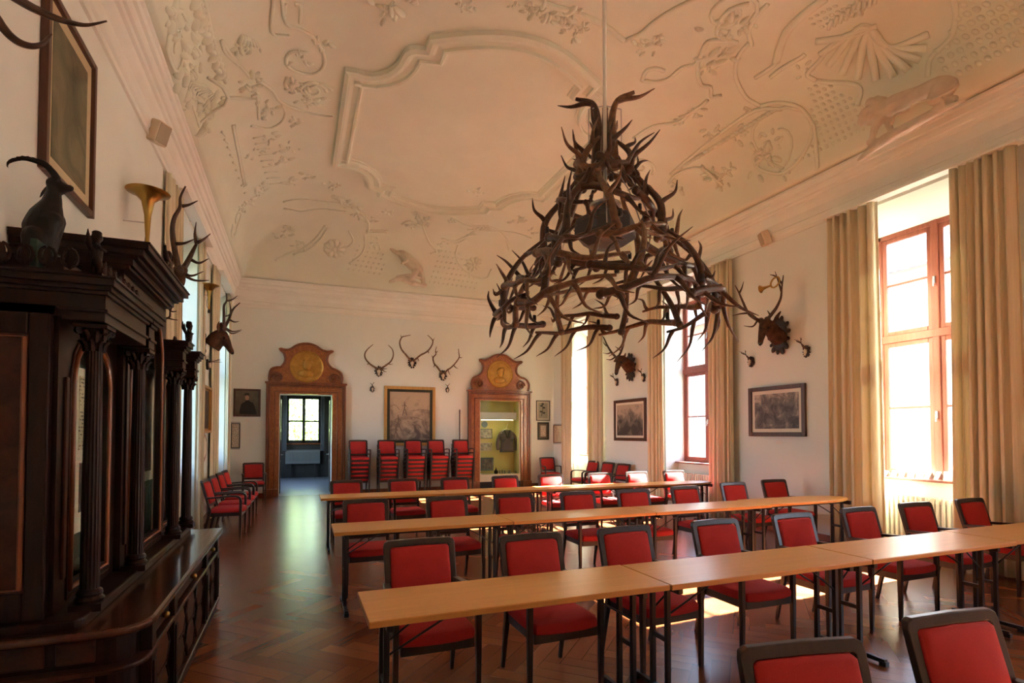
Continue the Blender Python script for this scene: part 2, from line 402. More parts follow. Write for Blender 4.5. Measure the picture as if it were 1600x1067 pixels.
# ---------------------------------------------------------------- windows
def window(n, xin, c, outd, detail=True):
    x0 = xin+outd*0.50; x1 = xin+outd*0.57; f = MB(); zb, zt = ZS+0.02, 4.58; hw = HW
    for ya, yb in ((c-hw, c-hw+0.06), (c+hw-0.06, c+hw)): f.box((x0, ya, zb), (x1, yb, zt))
    f.box((x0, c-hw, zb), (x1, c+hw, zb+0.06)); f.box((x0, c-hw, zt-0.07), (x1, c+hw, zt))
    f.box((x0-outd*0.01, c-0.045, zb), (x1, c+0.045, zt)); f.box((x0-outd*0.015, c-hw, 2.97), (x1, c+hw, 3.08))
    w = struct(f.build('window_%d' % n, m_frame, bevel=0.008))
    for sgn in (-1, 1):
        ya, yb = sorted((c+sgn*0.045, c+sgn*(hw-0.06)))
        for za, zc, bars in ((zb+0.06, 2.97, 2.02), (3.08, zt-0.07, 3.82)):
            s = MB(); xa, xb = x0+outd*0.012, x1-outd*0.012; t = 0.062
            s.box((xa, ya, za), (xb, ya+t, zc)); s.box((xa, yb-t, za), (xb, yb, zc))
            s.box((xa, ya+t, za), (xb, yb-t, za+t)); s.box((xa, ya+t, zc-t), (xb, yb-t, zc))
            s.box((xa+outd*0.01, ya+t, bars-0.016), (xb-outd*0.01, yb-t, bars+0.016))
            sash = s.build('sash', m_frame, w, bevel=0.006)
            g = MB().box(((xa+xb)/2-0.002, ya+t-0.004, za+t-0.004), ((xa+xb)/2+0.002, yb-t+0.004, zc-t+0.004)); g.build('pane', m_glass, sash)
    for z in (1.9, 3.75):
        h = MB().box((x0-outd*0.032, c-0.013, z-0.05), (x0-outd*0.008, c+0.013, z+0.05)); h.box((x0-outd*0.045, c-0.007, z-0.09), (x0-outd*0.031, c+0.007, z+0.01))
        h.build('window_handle', m_steel, w, bevel=0.003)
    s = MB().box((xin+outd*0.24, c-hw+0.005, ZS), (x0, c+hw-0.005, ZS+0.028)); s.build('window_sill', m_frame, w, bevel=0.006)
for i, c in enumerate(WR): window(i+1, XR, c, 1)
for i, c in enumerate(WL): window(i+5, XL, c, -1)

# portals guide the daylight through the real openings
def portal(c, xin, outd):
    l = bpy.data.lights.new('daylight_portal', 'AREA'); l.shape = 'RECTANGLE'; l.size = 2*HW; l.size_y = 3.6
    l.cycles.is_portal = True
    o = bpy.data.objects.new('daylight_portal', l); COL.objects.link(o); o.location = (xin+outd*0.64, c, 2.8)
    o.rotation_euler = (PI/2, 0, outd*PI/2)
for c in WR: portal(c, XR, 1)
for c in WL: portal(c, XL, -1)

# ---------------------------------------------------------------- curtains
def curtain(y0, y1, xin, outd, label, z0=0.03, z1=4.90, folds=7, seed=0, group=None):
    rnd = random.Random(seed); n = folds*12; m = 14; x = xin-outd*(0.12 if outd > 0 else 0.065)
    amp = [rnd.uniform(0.7, 1.25) for _ in range(folds+1)]; ph = [rnd.uniform(-0.5, 0.5) for _ in range(folds+1)]
    b = MB(); vs = []
    for j in range(m+1):
        t = j/m; z = z0+(z1-z0)*t; spread = 1+0.03*math.sin(3*t+seed)
        for i in range(n+1):
            s = i/n; k = min(int(s*folds), folds-1); a = (0.042+0.014*(1-t))*(1 if outd > 0 else 0.62)
            w = math.sin(2*PI*(s*folds)+1.3*math.sin(seed+s*5+0.6*t))+0.22*math.sin(2*PI*s*folds*0.5+seed)
            vs.append((x+outd*a*w, (y0+y1)/2+((s-0.5)*(y1-y0)+0.018*math.sin(2*PI*s*folds*2)*(1-0.3*t))*spread, z))
    b.add(vs, [(j*(n+1)+i, j*(n+1)+i+1, (j+1)*(n+1)+i+1, (j+1)*(n+1)+i) for j in range(m) for i in range(n)])
    o = b.build('curtain', m_curt, smooth=True, solid=0.004)
    return tag(o, label, 'curtain', group)
G = 'floor length curtains beside the tall windows'
curtain(5.10, 5.86, XR, 1, 'beige curtain on the left side of the nearest right-hand window', seed=1, folds=6, group=G)
curtain(3.50, 4.19, XR, 1, 'wide beige curtain at the right edge of the nearest right-hand window', seed=2, folds=7, group=G)
curtain(9.86, 10.38, XR, 1, 'beige curtain left of the middle right-hand window, beside the landscape print', seed=3, folds=5, group=G)
curtain(7.80, 8.42, XR, 1, 'beige curtain right of the middle right-hand window, behind the second table row', seed=4, folds=6, group=G)
curtain(14.02, 14.74, XR, 1, 'beige curtain in the far right corner of the hall beside the hinged text sheet', seed=5, folds=5, group=G)
curtain(12.45, 13.10, XR, 1, 'beige curtain right of the farthest right-hand window, beside the deer head', seed=6, folds=5, group=G)
curtain(7.75, 8.62, XL, -1, 'beige curtain on the left wall just behind the dark display cabinet', seed=7, folds=6, group=G)
curtain(10.22, 10.60, XL, -1, 'beige curtain on the left wall before the gilt-framed picture', seed=8, folds=5, group=G)
curtain(11.72, 12.50, XL, -1, 'beige curtain on the left wall beyond the mounted stag head', seed=9, folds=5, group=G)
curtain(14.06, 14.58, XL, -1, 'last beige curtain on the left wall near the far corner', seed=10, folds=5, group=G)
for xin, od, cs, w in ((XR, 1, WR[1:], 'right'), (XL, -1, WL, 'left')):
    for i, c in enumerate(cs):
        t = MB().box((xin-od*0.03, c-1.25, 4.905), (xin-od*0.18, c+1.15, 4.93))
        for k in (-1.1, 0, 1.1): t.box((xin-od*0.001, c+k-0.015, 4.91), (xin-od*0.07, c+k+0.015, 4.925))
        nm = ['nearest', 'middle', 'farthest'] if w == 'right' else ['nearer', 'farther']
        tag(t.build('curtain_rail', m_corn), 'pale curtain rail over the %s %s-hand window' % (nm[i], w), 'rail', 'curtain rails')

# ---------------------------------------------------------------- radiators
def radiator(x, c, outd, label):
    t = thing('radiator', label, 'radiator', (x, c, 0), group='ribbed radiators under the windows')
    b = MB(); n = 22
    for k in range(n):
        y = c-0.68+1.36*k/(n-1)
        b.box((x-0.055, y-0.019, 0.14), (x+0.055, y+0.019, 0.80))
    for z in (0.20, 0.74): b.bar((x, c-0.70, z), (x, c+0.70, z), 0.05, 0.05)
    b.build('ribs', m_rad, t, bevel=0.012)
    v = MB(); v.tube([(x, c+0.70, 0.2), (x, c+0.75, 0.2), (x, c+0.75, 0)], 0.011); v.lathe([(0.0, 0), (0.022, 0), (0.022, 0.06), (0, 0.06)], (x, c+0.70, 0.745), 12, (0, 1, 0)); v.build('valve', m_steel, t, smooth=True)
    f = MB()
    for k in (-0.5, 0.5): f.box((x-0.03, c+k-0.02, 0), (x+0.03, c+k+0.02, 0.15))
    f.build('foot', m_rad, t)
for i, (c, l) in enumerate(zip(WR[1:], ('cream ribbed radiator under the nearest right-hand window', 'cream ribbed radiator under the middle right-hand window', 'cream ribbed radiator under the farthest right-hand window'))):
    radiator(XR+0.22, c, 1, l)

# ---------------------------------------------------------------- things on the nearest sill: small folded papers and pale figures
b = MB()
rnd = random.Random(3)
for k in range(11):
    y = 5.35-0.115*k
    t = thing('name_card', 'folded white name card on the window sill, %s from the left' % (ORD+['ninth', 'tenth', 'eleventh'])[k], 'card', (XR+0.38, y, ZS+0.028), rnd.uniform(-0.5, 0.5), 'folded name cards along the window sill', world=False)
    s = 0.8+0.05*k
    q = MB().prism([(-0.05, -0.045*s, 0), (-0.046, -0.045*s, 0), (0.004, -0.045*s, 0.10*s), (0.0, -0.045*s, 0.104*s)], (0, 0.09*s, 0)); q.build('front_panel', m_card, t)
    q = MB().prism([(0.05, -0.045*s, 0), (0.046, -0.045*s, 0), (-0.004, -0.045*s, 0.10*s), (0.0, -0.045*s, 0.104*s)], (0, 0.09*s, 0)); q.build('back_panel', m_card, t)

# ---------------------------------------------------------------- the room beyond the doorway
DY1 = 21.9
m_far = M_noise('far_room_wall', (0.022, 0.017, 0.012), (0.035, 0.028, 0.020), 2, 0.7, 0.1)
m_grad = M_flat('grey_radiator', (0.20, 0.20, 0.18), 0.5)
b = MB().box((DX0-1.6, D+0.02, -0.05), (DX1+1.6, DY1+0.4, 0.003)); struct(b.build('floor_annex', M_noise('pale_floor', (0.26, 0.26, 0.26), (0.34, 0.34, 0.33), 3, 0.28, 0)))
b = MB(); xa, xb = DX0-1.6, DX0-1.5
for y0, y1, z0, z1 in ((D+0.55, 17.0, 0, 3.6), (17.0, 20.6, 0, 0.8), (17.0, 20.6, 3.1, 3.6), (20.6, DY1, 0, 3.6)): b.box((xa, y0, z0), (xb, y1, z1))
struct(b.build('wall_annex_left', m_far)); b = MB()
for y in (17.0, 18.16, 19.34, 20.5): b.box((xa+0.02, y, 0.8), (xb-0.02, y+0.1, 3.1))
b.box((xa+0.02, 17, 0.8), (xb-0.02, 20.6, 0.9)); b.box((xa+0.02, 17, 3.0), (xb-0.02, 20.6, 3.1)); w9 = struct(b.build('window_9', m_frame)); MB().box((xa+0.048, 17, 0.85), (xa+0.052, 20.6, 3.05)).build('pane', m_glass, w9)  # unseen window added to bring skylight onto the annex floor
l = bpy.data.lights.new('daylight_portal', 'AREA'); l.shape = 'RECTANGLE'; l.size = 3.6; l.size_y = 2.3; l.cycles.is_portal = True
o = bpy.data.objects.new('daylight_portal', l); COL.objects.link(o); o.location = (xa-0.05, 18.8, 1.95); o.rotation_euler = (PI/2, 0, -PI/2)
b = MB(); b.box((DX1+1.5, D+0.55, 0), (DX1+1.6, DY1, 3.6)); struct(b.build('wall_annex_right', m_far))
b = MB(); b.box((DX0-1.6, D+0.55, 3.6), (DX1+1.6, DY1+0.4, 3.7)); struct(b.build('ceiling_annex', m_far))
wa = at(448, 620, 'y', DY1); wb = at(501, 692, 'y', DY1); WX0, WX1, WZ0, WZ1 = wa.x, wb.x, wb.z, wa.z+0.45
b = MB()
for x0, x1, z0, z1 in ((DX0-1.6, WX0, 0, 3.6), (WX0, WX1, 0, WZ0), (WX0, WX1, WZ1, 3.6), (WX1, DX1+1.6, 0, 3.6)): b.box((x0, DY1, z0), (x1, DY1+0.4, z1))
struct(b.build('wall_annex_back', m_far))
m_dwin = M_flat('dark_window_frame', (0.015, 0.013, 0.012), 0.4)
b = MB(); y = DY1+0.05; t = 0.09
xm = (WX0+WX1)/2; zm = at(470, 658, 'y', DY1).z; z3 = wa.z+0.02
for x0, x1, z0, z1 in ((WX0, WX0+t, WZ0, WZ1), (WX1-t, WX1, WZ0, WZ1), (xm-t*0.6, xm+t*0.6, WZ0, WZ1), (WX0, WX1, WZ0, WZ0+t*1.2), (WX0, WX1, z3-t, z3+t), (WX0, WX1, zm-0.03, zm+0.03), (WX0, WX1, WZ1-t, WZ1)):
    b.box((x0, y, z0), (x1, y+0.07, z1))
w8 = struct(b.build('window_8', m_dwin)); MB().box((WX0, y+0.03, WZ0), (WX1, y+0.034, WZ1)).build('pane', m_glass, w8)
MB().box((WX0-0.08, DY1-0.12, WZ0-0.05), (WX1+0.08, DY1+0.05, WZ0)).build('window_sill', m_burl2, w8)
l = bpy.data.lights.new('daylight_portal', 'AREA'); l.shape = 'RECTANGLE'; l.size = WX1-WX0; l.size_y = WZ1-WZ0; l.cycles.is_portal = True
o = bpy.data.objects.new('daylight_portal', l); COL.objects.link(o); o.location = (xm, DY1+0.3, (WZ0+WZ1)/2); o.rotation_euler = (-PI/2, 0, 0)
ra = at(447, 703, 'y', DY1-0.15); rb = at(499, 724, 'y', DY1-0.15)
t = thing('radiator', 'grey ribbed radiator under the window of the room beyond the doorway', 'radiator', (xm, DY1-0.15, 0))
b = MB(); n = 26
for k in range(n):
    x = ra.x+(rb.x-ra.x)*k/(n-1); b.box((x-0.016, DY1-0.20, rb.z), (x+0.016, DY1-0.10, ra.z))
b.box((ra.x, DY1-0.17, rb.z+0.04), (rb.x, DY1-0.13, rb.z+0.08)); b.box((ra.x, DY1-0.17, ra.z-0.08), (rb.x, DY1-0.13, ra.z-0.04)); b.build('ribs', m_grad, t)
b = MB()
for x in (ra.x+0.15, rb.x-0.15): b.box((x-0.02, DY1-0.18, 0.003), (x+0.02, DY1-0.12, rb.z+0.02))
b.build('foot', m_far, t)
# sheer white curtains beside that window
for x, l in ((WX0-0.05, 'narrow white curtain left of the far room window'), (WX1+0.05, 'narrow white curtain right of the far room window')):
    b = MB(); vs = []
    for j in range(2):
        for i in range(25): vs.append((x-0.06+0.12*i/24, DY1-0.28+0.02*math.sin(i*1.6), 1.0+2.1*j))
    b.add(vs, [(i, i+1, 26+i, 25+i) for i in range(24)]); tag(b.build('curtain', M_flat('grey_net', (0.22, 0.23, 0.25), 0.8), smooth=True, solid=0.004), l, 'curtain', 'narrow curtains in the far room')
# open door leaves turned into the far room
m_leaf = M_wood('dark_door_leaf', (0.02, 0.012, 0.008), (0.05, 0.03, 0.018), 'z', 5, 0.3)
for sg, x, n in ((1, DX1-0.02, 1), (-1, DX0+0.02, 2)):
    ya, yb = D+0.56, D+1.12; b = MB(); x0, x1 = sorted((x, x+sg*0.05))
    b.box((x0, ya, 0.01), (x1, yb, 0.9)); b.box((x0, ya, 0.9), (x1, ya+0.09, 2.6)); b.box((x0, yb-0.09, 0.9), (x1, yb, 2.6)); b.box((x0, ya, 2.5), (x1, yb, 2.6)); b.box((x0, ya, 1.7), (x1, yb, 1.78))
    dr = struct(b.build('door_%d' % n, m_leaf, bevel=0.006)); MB().box((x0+0.02, ya+0.09, 0.9), (x0+0.026, yb-0.09, 2.5)).build('pane', m_case, dr)
    h = MB(); h.tube([(x-sg*0.0, yb-0.05, 1.05), (x-sg*0.05, yb-0.05, 1.05), (x-sg*0.05, yb-0.17, 1.05)], 0.011); h.lathe([(0, 0), (0.028, 0), (0.028, 0.01), (0, 0.01)], (x-sg*0.012, yb-0.05, 1.05), 12, (sg, 0, 0)); h.build('door_handle', m_steel, dr, smooth=True)

# ---------------------------------------------------------------- outside: courtyard wings and the garden trees
m_fac = M_noise('courtyard_render', (0.72, 0.68, 0.56), (0.80, 0.76, 0.64), 1, 0.9, 0.1)
m_roof = M_noise('roof_slates', (0.16, 0.17, 0.20), (0.26, 0.27, 0.31), 3, 0.7, 0.4)
m_eave = M_flat('eave_brick', (0.36, 0.17, 0.12), 0.8)
m_win2 = M_flat('courtyard_window_glass', (0.25, 0.30, 0.36), 0.15)
m_wf = M_flat('white_window_bars', (0.8, 0.8, 0.8), 0.5)
def facade(name, label, x, y0, y1, zt):
    t = thing(name, label, 'building', (x, (y0+y1)/2, -5))
    MB().box((x, y0, -5), (x+6, y1, zt)).build('wall', m_fac, t)
    MB().box((x-0.35, y0, zt), (x+6.3, y1, zt+0.5)).build('eave', m_eave, t)
    MB().prism([(x-0.7, y0, zt+0.5), (x+6.7, y0, zt+0.5), (x+3, y0, zt+3.2)], (0, y1-y0, 0)).build('roof', m_roof, t)
    k = y0+1.5
    while k < y1-1.5:
        for z in (-2.5, 1.0):
            w = MB().box((x-0.03, k, z), (x+0.02, k+1.1, z+1.9)).build('window', m_win2, t)
            q = MB().box((x-0.07, k+0.52, z), (x-0.03, k+0.58, z+1.9)); q.box((x-0.07, k, z+1.2), (x-0.03, k+1.1, z+1.26)); q.build('glazing_bar', m_wf, w)
        k += 3.4
facade('courtyard_wing', 'cream courtyard wing with slate roof and brick eave seen through the right-hand windows', 24, -8, 44, 8.0)
b = MB().box((XR+TH, -30, -5.2), (60, 60, -5.0)); tag(b.build('courtyard_ground', M_flat('pale_gravel', (0.50, 0.47, 0.40), 0.95)), kind='structure')
b = MB().box((-60, -30, -5.2), (XL-TH, 60, -5.0)); b.box((XL-TH, D+8, -5.2), (XR+TH, 60, -5.0)); tag(b.build('garden_ground', M_flat('lawn', (0.05, 0.075, 0.04), 0.95)), kind='structure')
m_leafg = M_noise('leaves', (0.10, 0.24, 0.03), (0.42, 0.60, 0.14), 1.3, 0.6, 0)
t_ = NT('sunlit_leaf'); f_ = t_.noise(t_.coord(), 1.2, 3); cr = t_.ramp(f_, [(0.3, (0.14, 0.28, 0.04)), (0.7, (0.5, 0.66, 0.2))]); t_.L(cr, t_.b.inputs['Base Color'])
tl = t_.node('ShaderNodeBsdfTranslucent'); t_.L(cr, tl.inputs[0]); mx = t_.node('ShaderNodeMixShader'); mx.inputs[0].default_value = 0.5
t_.L(t_.b.outputs[0], mx.inputs[1]); t_.L(tl.outputs[0], mx.inputs[2]); t_.L(mx.outputs[0], t_.out.inputs[0])
def tree(x, y, r, h, label, n=2600, seed=0):
    rnd = random.Random(seed); t = thing('leafy_tree', label, 'tree', (x, y, -5), group='garden trees outside the far window')
    k = MB(); k.tube(catmull([(x, y, -5), (x+0.1, y, -2), (x-0.1, y, 0.5), (x, y, h-r*0.5)], 4), [0.22-0.011*i for i in range(13)], 10)
    for q in range(7):
        a = q*0.9; k.tube([(x, y, 0.2+q*0.4), (x+math.cos(a)*r*0.4, y+math.sin(a)*r*0.4, 1+q*0.45), (x+math.cos(a)*r*0.8, y+math.sin(a)*r*0.8, 1.4+q*0.5)], [0.08, 0.05, 0.02], 6)
    k.build('trunk', m_panel, t, smooth=True)
    b = MB(); vs = []; fs = []
    for q in range(n):
        d = V((rnd.gauss(0, 1), rnd.gauss(0, 1), rnd.gauss(0, 1))).normalized()*(r*rnd.uniform(0.35, 1))
        c = V((x, y, h-r*0.3))+V((d.x, d.y, d.z*0.95)); s = rnd.uniform(0.07, 0.15)
        u = V((rnd.gauss(0, 1), rnd.gauss(0, 1), rnd.gauss(0, 1))).normalized(); w = u.orthogonal().normalized(); o_ = len(vs)
        vs += [c-u*s, c+w*s*0.5, c+u*s, c-w*s*0.5]; fs.append((o_, o_+1, o_+2, o_+3))
    b.add(vs, fs).build('foliage', t_.m, t)
tree(-0.9, 29.5, 3.0, 3.0, 'bright green leafy tree filling the window beyond the doorway', 5200, 1)
tree(5.2, 33.5, 2.9, 2.6, 'second leafy tree standing behind the tree outside the far window', 3600, 2)
tree(-7.2, 34, 3.2, 2.6, 'pale leafy tree farthest left outside the far window', 2600, 3)
# ================================================================ STUCCO ON THE CEILING
CX, CYY = 2.93, 9.65
def quarter():
    """outline of one quarter of the moulded panel, from the middle of the straight side to the middle of the end arc"""
    p = [(2.30, 0.0), (2.30, 1.50)]
    p += [(2.30-0.25*t, 1.50+0.02*math.sin(t*PI)) for t in (0.5, 1)]
    for k in range(1, 7):
        a = k/6; p.append((2.05-0.42*math.sin(a*PI/2)-0.05*a, 1.50+0.62*(1-math.cos(a*PI/2))))
    for k in range(1, 5):
        a = k/4; p.append((1.58-0.20*(1-math.cos(a*PI/2)), 2.12+0.22*math.sin(a*PI/2)))
    p += [(1.30, 2.36), (1.30, 2.58)]
    for k in range(1, 13):
        a = k/12; p.append((1.30*(1-a), 2.58+0.50*math.sin(a*PI/2)))
    return p
q = quarter()
loop = q+[(-x, y) for x, y in reversed(q[:-1])]+[(-x, -y) for x, y in q[1:]]+[(x, -y) for x, y in reversed(q[:-1])][:-1]
def sweep_plan(loop, prof, z, name):
    n = len(loop); rings = []
    for i in range(n):
        p0 = V((*loop[i-1], 0)); p1 = V((*loop[i], 0)); p2 = V((*loop[(i+1) % n], 0))
        a = (p1-p0).normalized(); c = (p2-p1).normalized(); na = V((-a.y, a.x, 0)); nc = V((-c.y, c.x, 0))
        m = (na+nc); m = m.normalized() if m.length > 1e-6 else na; m = m/max(0.45, m.dot(na))
        rings.append([(CX+p1.x+m.x*o, CYY+p1.y+m.y*o, z-h) for o, h in prof])
    k = len(prof); b = MB(); vs = [p for r in rings for p in r]
    b.add(vs, [(i*k+j, ((i+1) % n)*k+j, ((i+1) % n)*k+j+1, i*k+j+1) for i in range(n) for j in range(k-1)])
    return struct(b.build(name, m_ceil))
sweep_plan(loop, [(-0.02, -0.02), (-0.02, 0.07), (0.03, 0.10), (0.07, 0.10), (0.075, 0.06), (0.13, 0.035), (0.21, 0.05), (0.215, 0.09), (0.245, 0.10), (0.27, 0.07), (0.275, 0.035), (0.31, 0.03), (0.315, -0.02)], ZF, 'trim_panel_moulding')

class Relief:
    """plaster strokes and lumps modelled on the curved surface of the ceiling, at the spots the sight lines meet it"""
    def __init__(s): s.b = MB()
    def stroke(s, pts, r=0.035, k=4, taper=False, flat=0.7):
        ps = [on_ceiling(u, v) for u, v in pts]
        cs = catmull([p+n*0.012 for p, n in ps], k); m = len(cs)
        R = [r*(1-0.75*i/(m-1)) if taper else r for i in range(m)]
        s.b.tube(cs, R, 6, flat, ps[0][1]); return s
    def lump(s, u, v, r=0.08, r2=None, ang=0, h=0.5):
        p, n = on_ceiling(u, v); e1 = n.cross(V((0, 1, 0.01))).normalized(); e2 = n.cross(e1)
        a = e1*math.cos(ang)+e2*math.sin(ang); c = n.cross(a)
        R = Matrix((a, c, n)).transposed(); s.b.ell(p, (r, r2 or r*0.6, r*h), 8, 5, R); return s
    def rosette(s, u, v, r=0.16, n=6):
        p, nn = on_ceiling(u, v); e1 = nn.cross(V((0, 1, 0.01))).normalized(); e2 = nn.cross(e1)
        for k in range(n):
            a = 2*PI*k/n; d = e1*math.cos(a)+e2*math.sin(a); R = Matrix((d, nn.cross(d), nn)).transposed()
            s.b.ell(p+d*r*0.55, (r*0.45, r*0.26, r*0.28), 8, 5, R)
        s.b.ell(p, (r*0.25, r*0.25, r*0.35), 8, 5); return s
    def spray(s, u, v, r=0.3, n=9, seed=0, h=0.6):
        rnd = random.Random(seed+int(u)*7+int(v)); p, nn = on_ceiling(u, v); e1 = nn.cross(V((0, 1, 0.01))).normalized(); e2 = nn.cross(e1)
        for k in range(n):
            a = rnd.uniform(0, 2*PI); q = rnd.uniform(0.1, 1)*r; d = e1*math.cos(a)+e2*math.sin(a); w = a+rnd.uniform(-0.8, 0.8)
            dd = e1*math.cos(w)+e2*math.sin(w); R = Matrix((dd, nn.cross(dd), nn)).transposed(); c = p+d*q
            c.z = min(c.z, ceil_z(c.x, c.y)+0.0) if ceil_z(c.x, c.y) < 6.99 else ZF
            l = r*rnd.uniform(0.2, 0.38); s.b.ell(c, (l, l*0.42, l*h), 8, 5, R)
        return s
    def scroll(s, u, v, r, turns=1.3, a0=0, sg=1, w=0.03):
        p, nn = on_ceiling(u, v); e1 = nn.cross(V((0, 1, 0.01))).normalized(); e2 = nn.cross(e1); ps = []
        N = int(14*turns)
        for k in range(N+1):
            t = k/N; a = a0+sg*t*turns*2*PI; q = r*(1-0.8*t); c = p+e1*math.cos(a)*q+e2*math.sin(a)*q
            z = ceil_z(c.x, c.y); c.z = min(z, c.z+0.3); ps.append(c+nn*0.012)
        s.b.tube(ps, [w*(1-0.4*k/N) for k in range(N+1)], 6, 0.7, nn); return s
    def done(s, name): return struct(s.b.build(name, m_ceil, smooth=True))

# --- left cove
R = Relief()
R.stroke([(316, -10), (330, 55), (343, 100), (352, 128)], 0.03)                         # garland staff with leaf comb
for k in range(13):
    u = 303+k*3.2; v = 2+k*9.6
    R.lump(u, v, 0.10, 0.05, 0.4+k, 0.7); R.lump(u+8, v+3, 0.06, 0.05, 0, 0.8)
for pts in ([(427, -5), (425, 48), (440, 54), (452, 55)], [(440, -5), (447, 35), (470, 45), (492, 60), (506, 85), (505, 105), (490, 115), (470, 113), (450, 103), (448, 88), (460, 80), (480, 82)],
            [(460, 5), (470, 8), (469, 35)], [(445, 5), (444, 20)],
            [(345, 62), (360, 85), (378, 105), (390, 120)], [(345, 62), (352, 82), (372, 100)],
            [(400, 122), (425, 140), (438, 158), (470, 172), (500, 180), (520, 182)],
            [(392, 150), (402, 150), (404, 185)], [(345, 152), (370, 152), (398, 155)], [(440, 160), (446, 175), (440, 190), (420, 200), (392, 196)],
            [(448, 120), (446, 133), (460, 142), (478, 140), (500, 130), (520, 140)],
            [(363, 195), (372, 240), (381, 290)], [(366, 195), (375, 238), (384, 288)],
            [(442, 315), (470, 311), (500, 314), (530, 318), (560, 330), (575, 345), (576, 362)],
            [(444, 325), (470, 330), (500, 326), (540, 330)],
            [(508, 352), (497, 368), (478, 385), (452, 395), (440, 402), (430, 407)], [(512, 356), (500, 374), (482, 390), (458, 398)],
            [(572, 363), (590, 364), (607, 364)], [(572, 360), (590, 360), (607, 361)], [(690, 372), (710, 376), (725, 370), (738, 366)], [(692, 376), (712, 380), (728, 373)],
            [(545, 360), (552, 375), (545, 385), (535, 388)], [(570, 366), (570, 385), (562, 400), (545, 412)], [(660, 350), (665, 365), (672, 380), (682, 392), (672, 396)],
            [(672, 350), (655, 352), (640, 345), (628, 350)], [(735, 365), (755, 352), (775, 358), (790, 372), (795, 390)], [(715, 383), (712, 400), (722, 418), (742, 432), (760, 434), (768, 420)],
            [(730, 358), (760, 360), (800, 362), (830, 372)], [(705, 340), (730, 352), (760, 352)]):
    R.stroke(pts, 0.026)
for u, v, r in ((377, 70, .2), (395, 72, .2), (500, 70, .22), (470, 90, .2), (455, 130, .22), (485, 145, .28), (482, 160, .2), (425, 172, .22), (380, 130, .28), (392, 140, .25), (415, 165, .2),
                (330, 165, .3), (320, 185, .3), (315, 150, .3), (300, 130, .25), (300, 60, .3), (305, 95, .3), (268, 20, .25), (275, 45, .25), (285, 110, .3), (450, 232, .25), (440, 250, .25), (455, 285, .25),
                (405, 290, .25), (410, 300, .2), (385, 318, .25), (375, 325, .2), (525, 310, .3), (545, 320, .3), (557, 335, .25), (460, 360, .25), (470, 380, .25), (440, 370, .2),
                (650, 335, .22), (665, 345, .3), (610, 330, .2), (645, 352, .2), (740, 362, .25), (755, 358, .25), (590, 378, .2), (692, 385, .2), (580, 345, .2), (745, 300, .2), (810, 345, .3), (830, 360, .2),
                (470, 190, .22), (420, 215, .2), (400, 240, .2), (480, 275, .2), (520, 290, .2), (615, 10, .35), (605, 15, .2)):
    R.spray(u, v, r, 8)
for k in range(9):
    R.stroke([(345-k*1.5+k*6, 205+k*12), (352-k+k*5, 212+k*11)], 0.02)
    R.stroke([(395+k*3, 215+k*9), (415+k*3, 214+k*9)], 0.015)
for k in range(10): R.stroke([(310, 180+k*2), (320-k*3, 170-k*4), (336-k*2, 150-k*2)], 0.014)
for k in range(6): R.lump(375+k*5, 60+k*1.5, 0.09, 0.03, 1.0+k*0.2, 0.6)
R.scroll(275, 80, 0.4, 1.4, 0, 1, 0.025); R.scroll(295, 185, 0.5, 1.2, 1, -1, 0.025); R.scroll(487, 140, 0.22, 1.6); R.scroll(370, 340, 0.35, 1.3, 2)
R.rosette(523, 388, 0.30, 9); R.rosette(740, 412, 0.26, 9); R.rosette(660, 342, .2); R.rosette(707, 345, .14)
for k in range(26):
    a = k/26*2*PI; R.lump(523+15*math.cos(a), 388+12*math.sin(a), 0.05, 0.04, a)
R.done('trim_stucco_left_and_end')

# --- trellis work (rows of small sunk studs) on the end cove and the right cove
R = Relief()
for i in range(12):
    for j in range(6):
        u = 545+i*8+j*3.5; v = 420+i*1.3-j*7.2
        if v > 375 and not (600 < u < 668 and v < 440): R.lump(u, v, 0.034, 0.026, 0.7, 0.6)
for i in range(11):
    for j in range(7):
        u = 672+i*7+j*3; v = 440+i*1-j*8
        if abs((u-705)*1.2) < 60-j*6: R.lump(u, v, 0.034, 0.026, 0.7, 0.6)
def trellis(poly, du, dv, u0, v0, ni, nj, r):
    for i in range(ni):
        for j in range(nj):
            u = u0+i*du[0]+j*dv[0]; v = v0+i*du[1]+j*dv[1]; ins = False
            for a in range(len(poly)):
                (x1, y1), (x2, y2) = poly[a-1], poly[a]
                if (y1 > v) != (y2 > v) and u < (x2-x1)*(v-y1)/(y2-y1)+x1: ins = not ins
            if ins: R.lump(u, v, r*0.52, r*0.30, 0.6, 0.7)
trellis([(1255, 120), (1290, 128), (1345, 160), (1355, 205), (1250, 255), (1238, 262), (1270, 200), (1265, 160)], (9.5, -4.6), (4, 9.5), 1180, 180, 22, 16, 0.065)
trellis([(1500, 0), (1600, 0), (1600, 75), (1490, 132), (1470, 110), (1460, 80), (1490, 40)], (15, -7.5), (6.5, 14), 1400, 60, 16, 12, 0.095)
trellis([(1270, 20), (1360, -10), (1350, 20), (1290, 48), (1262, 38)], (9.5, -4.8), (4, 9), 1240, 20, 14, 10, 0.06)
R.done('trim_stucco_trellis')

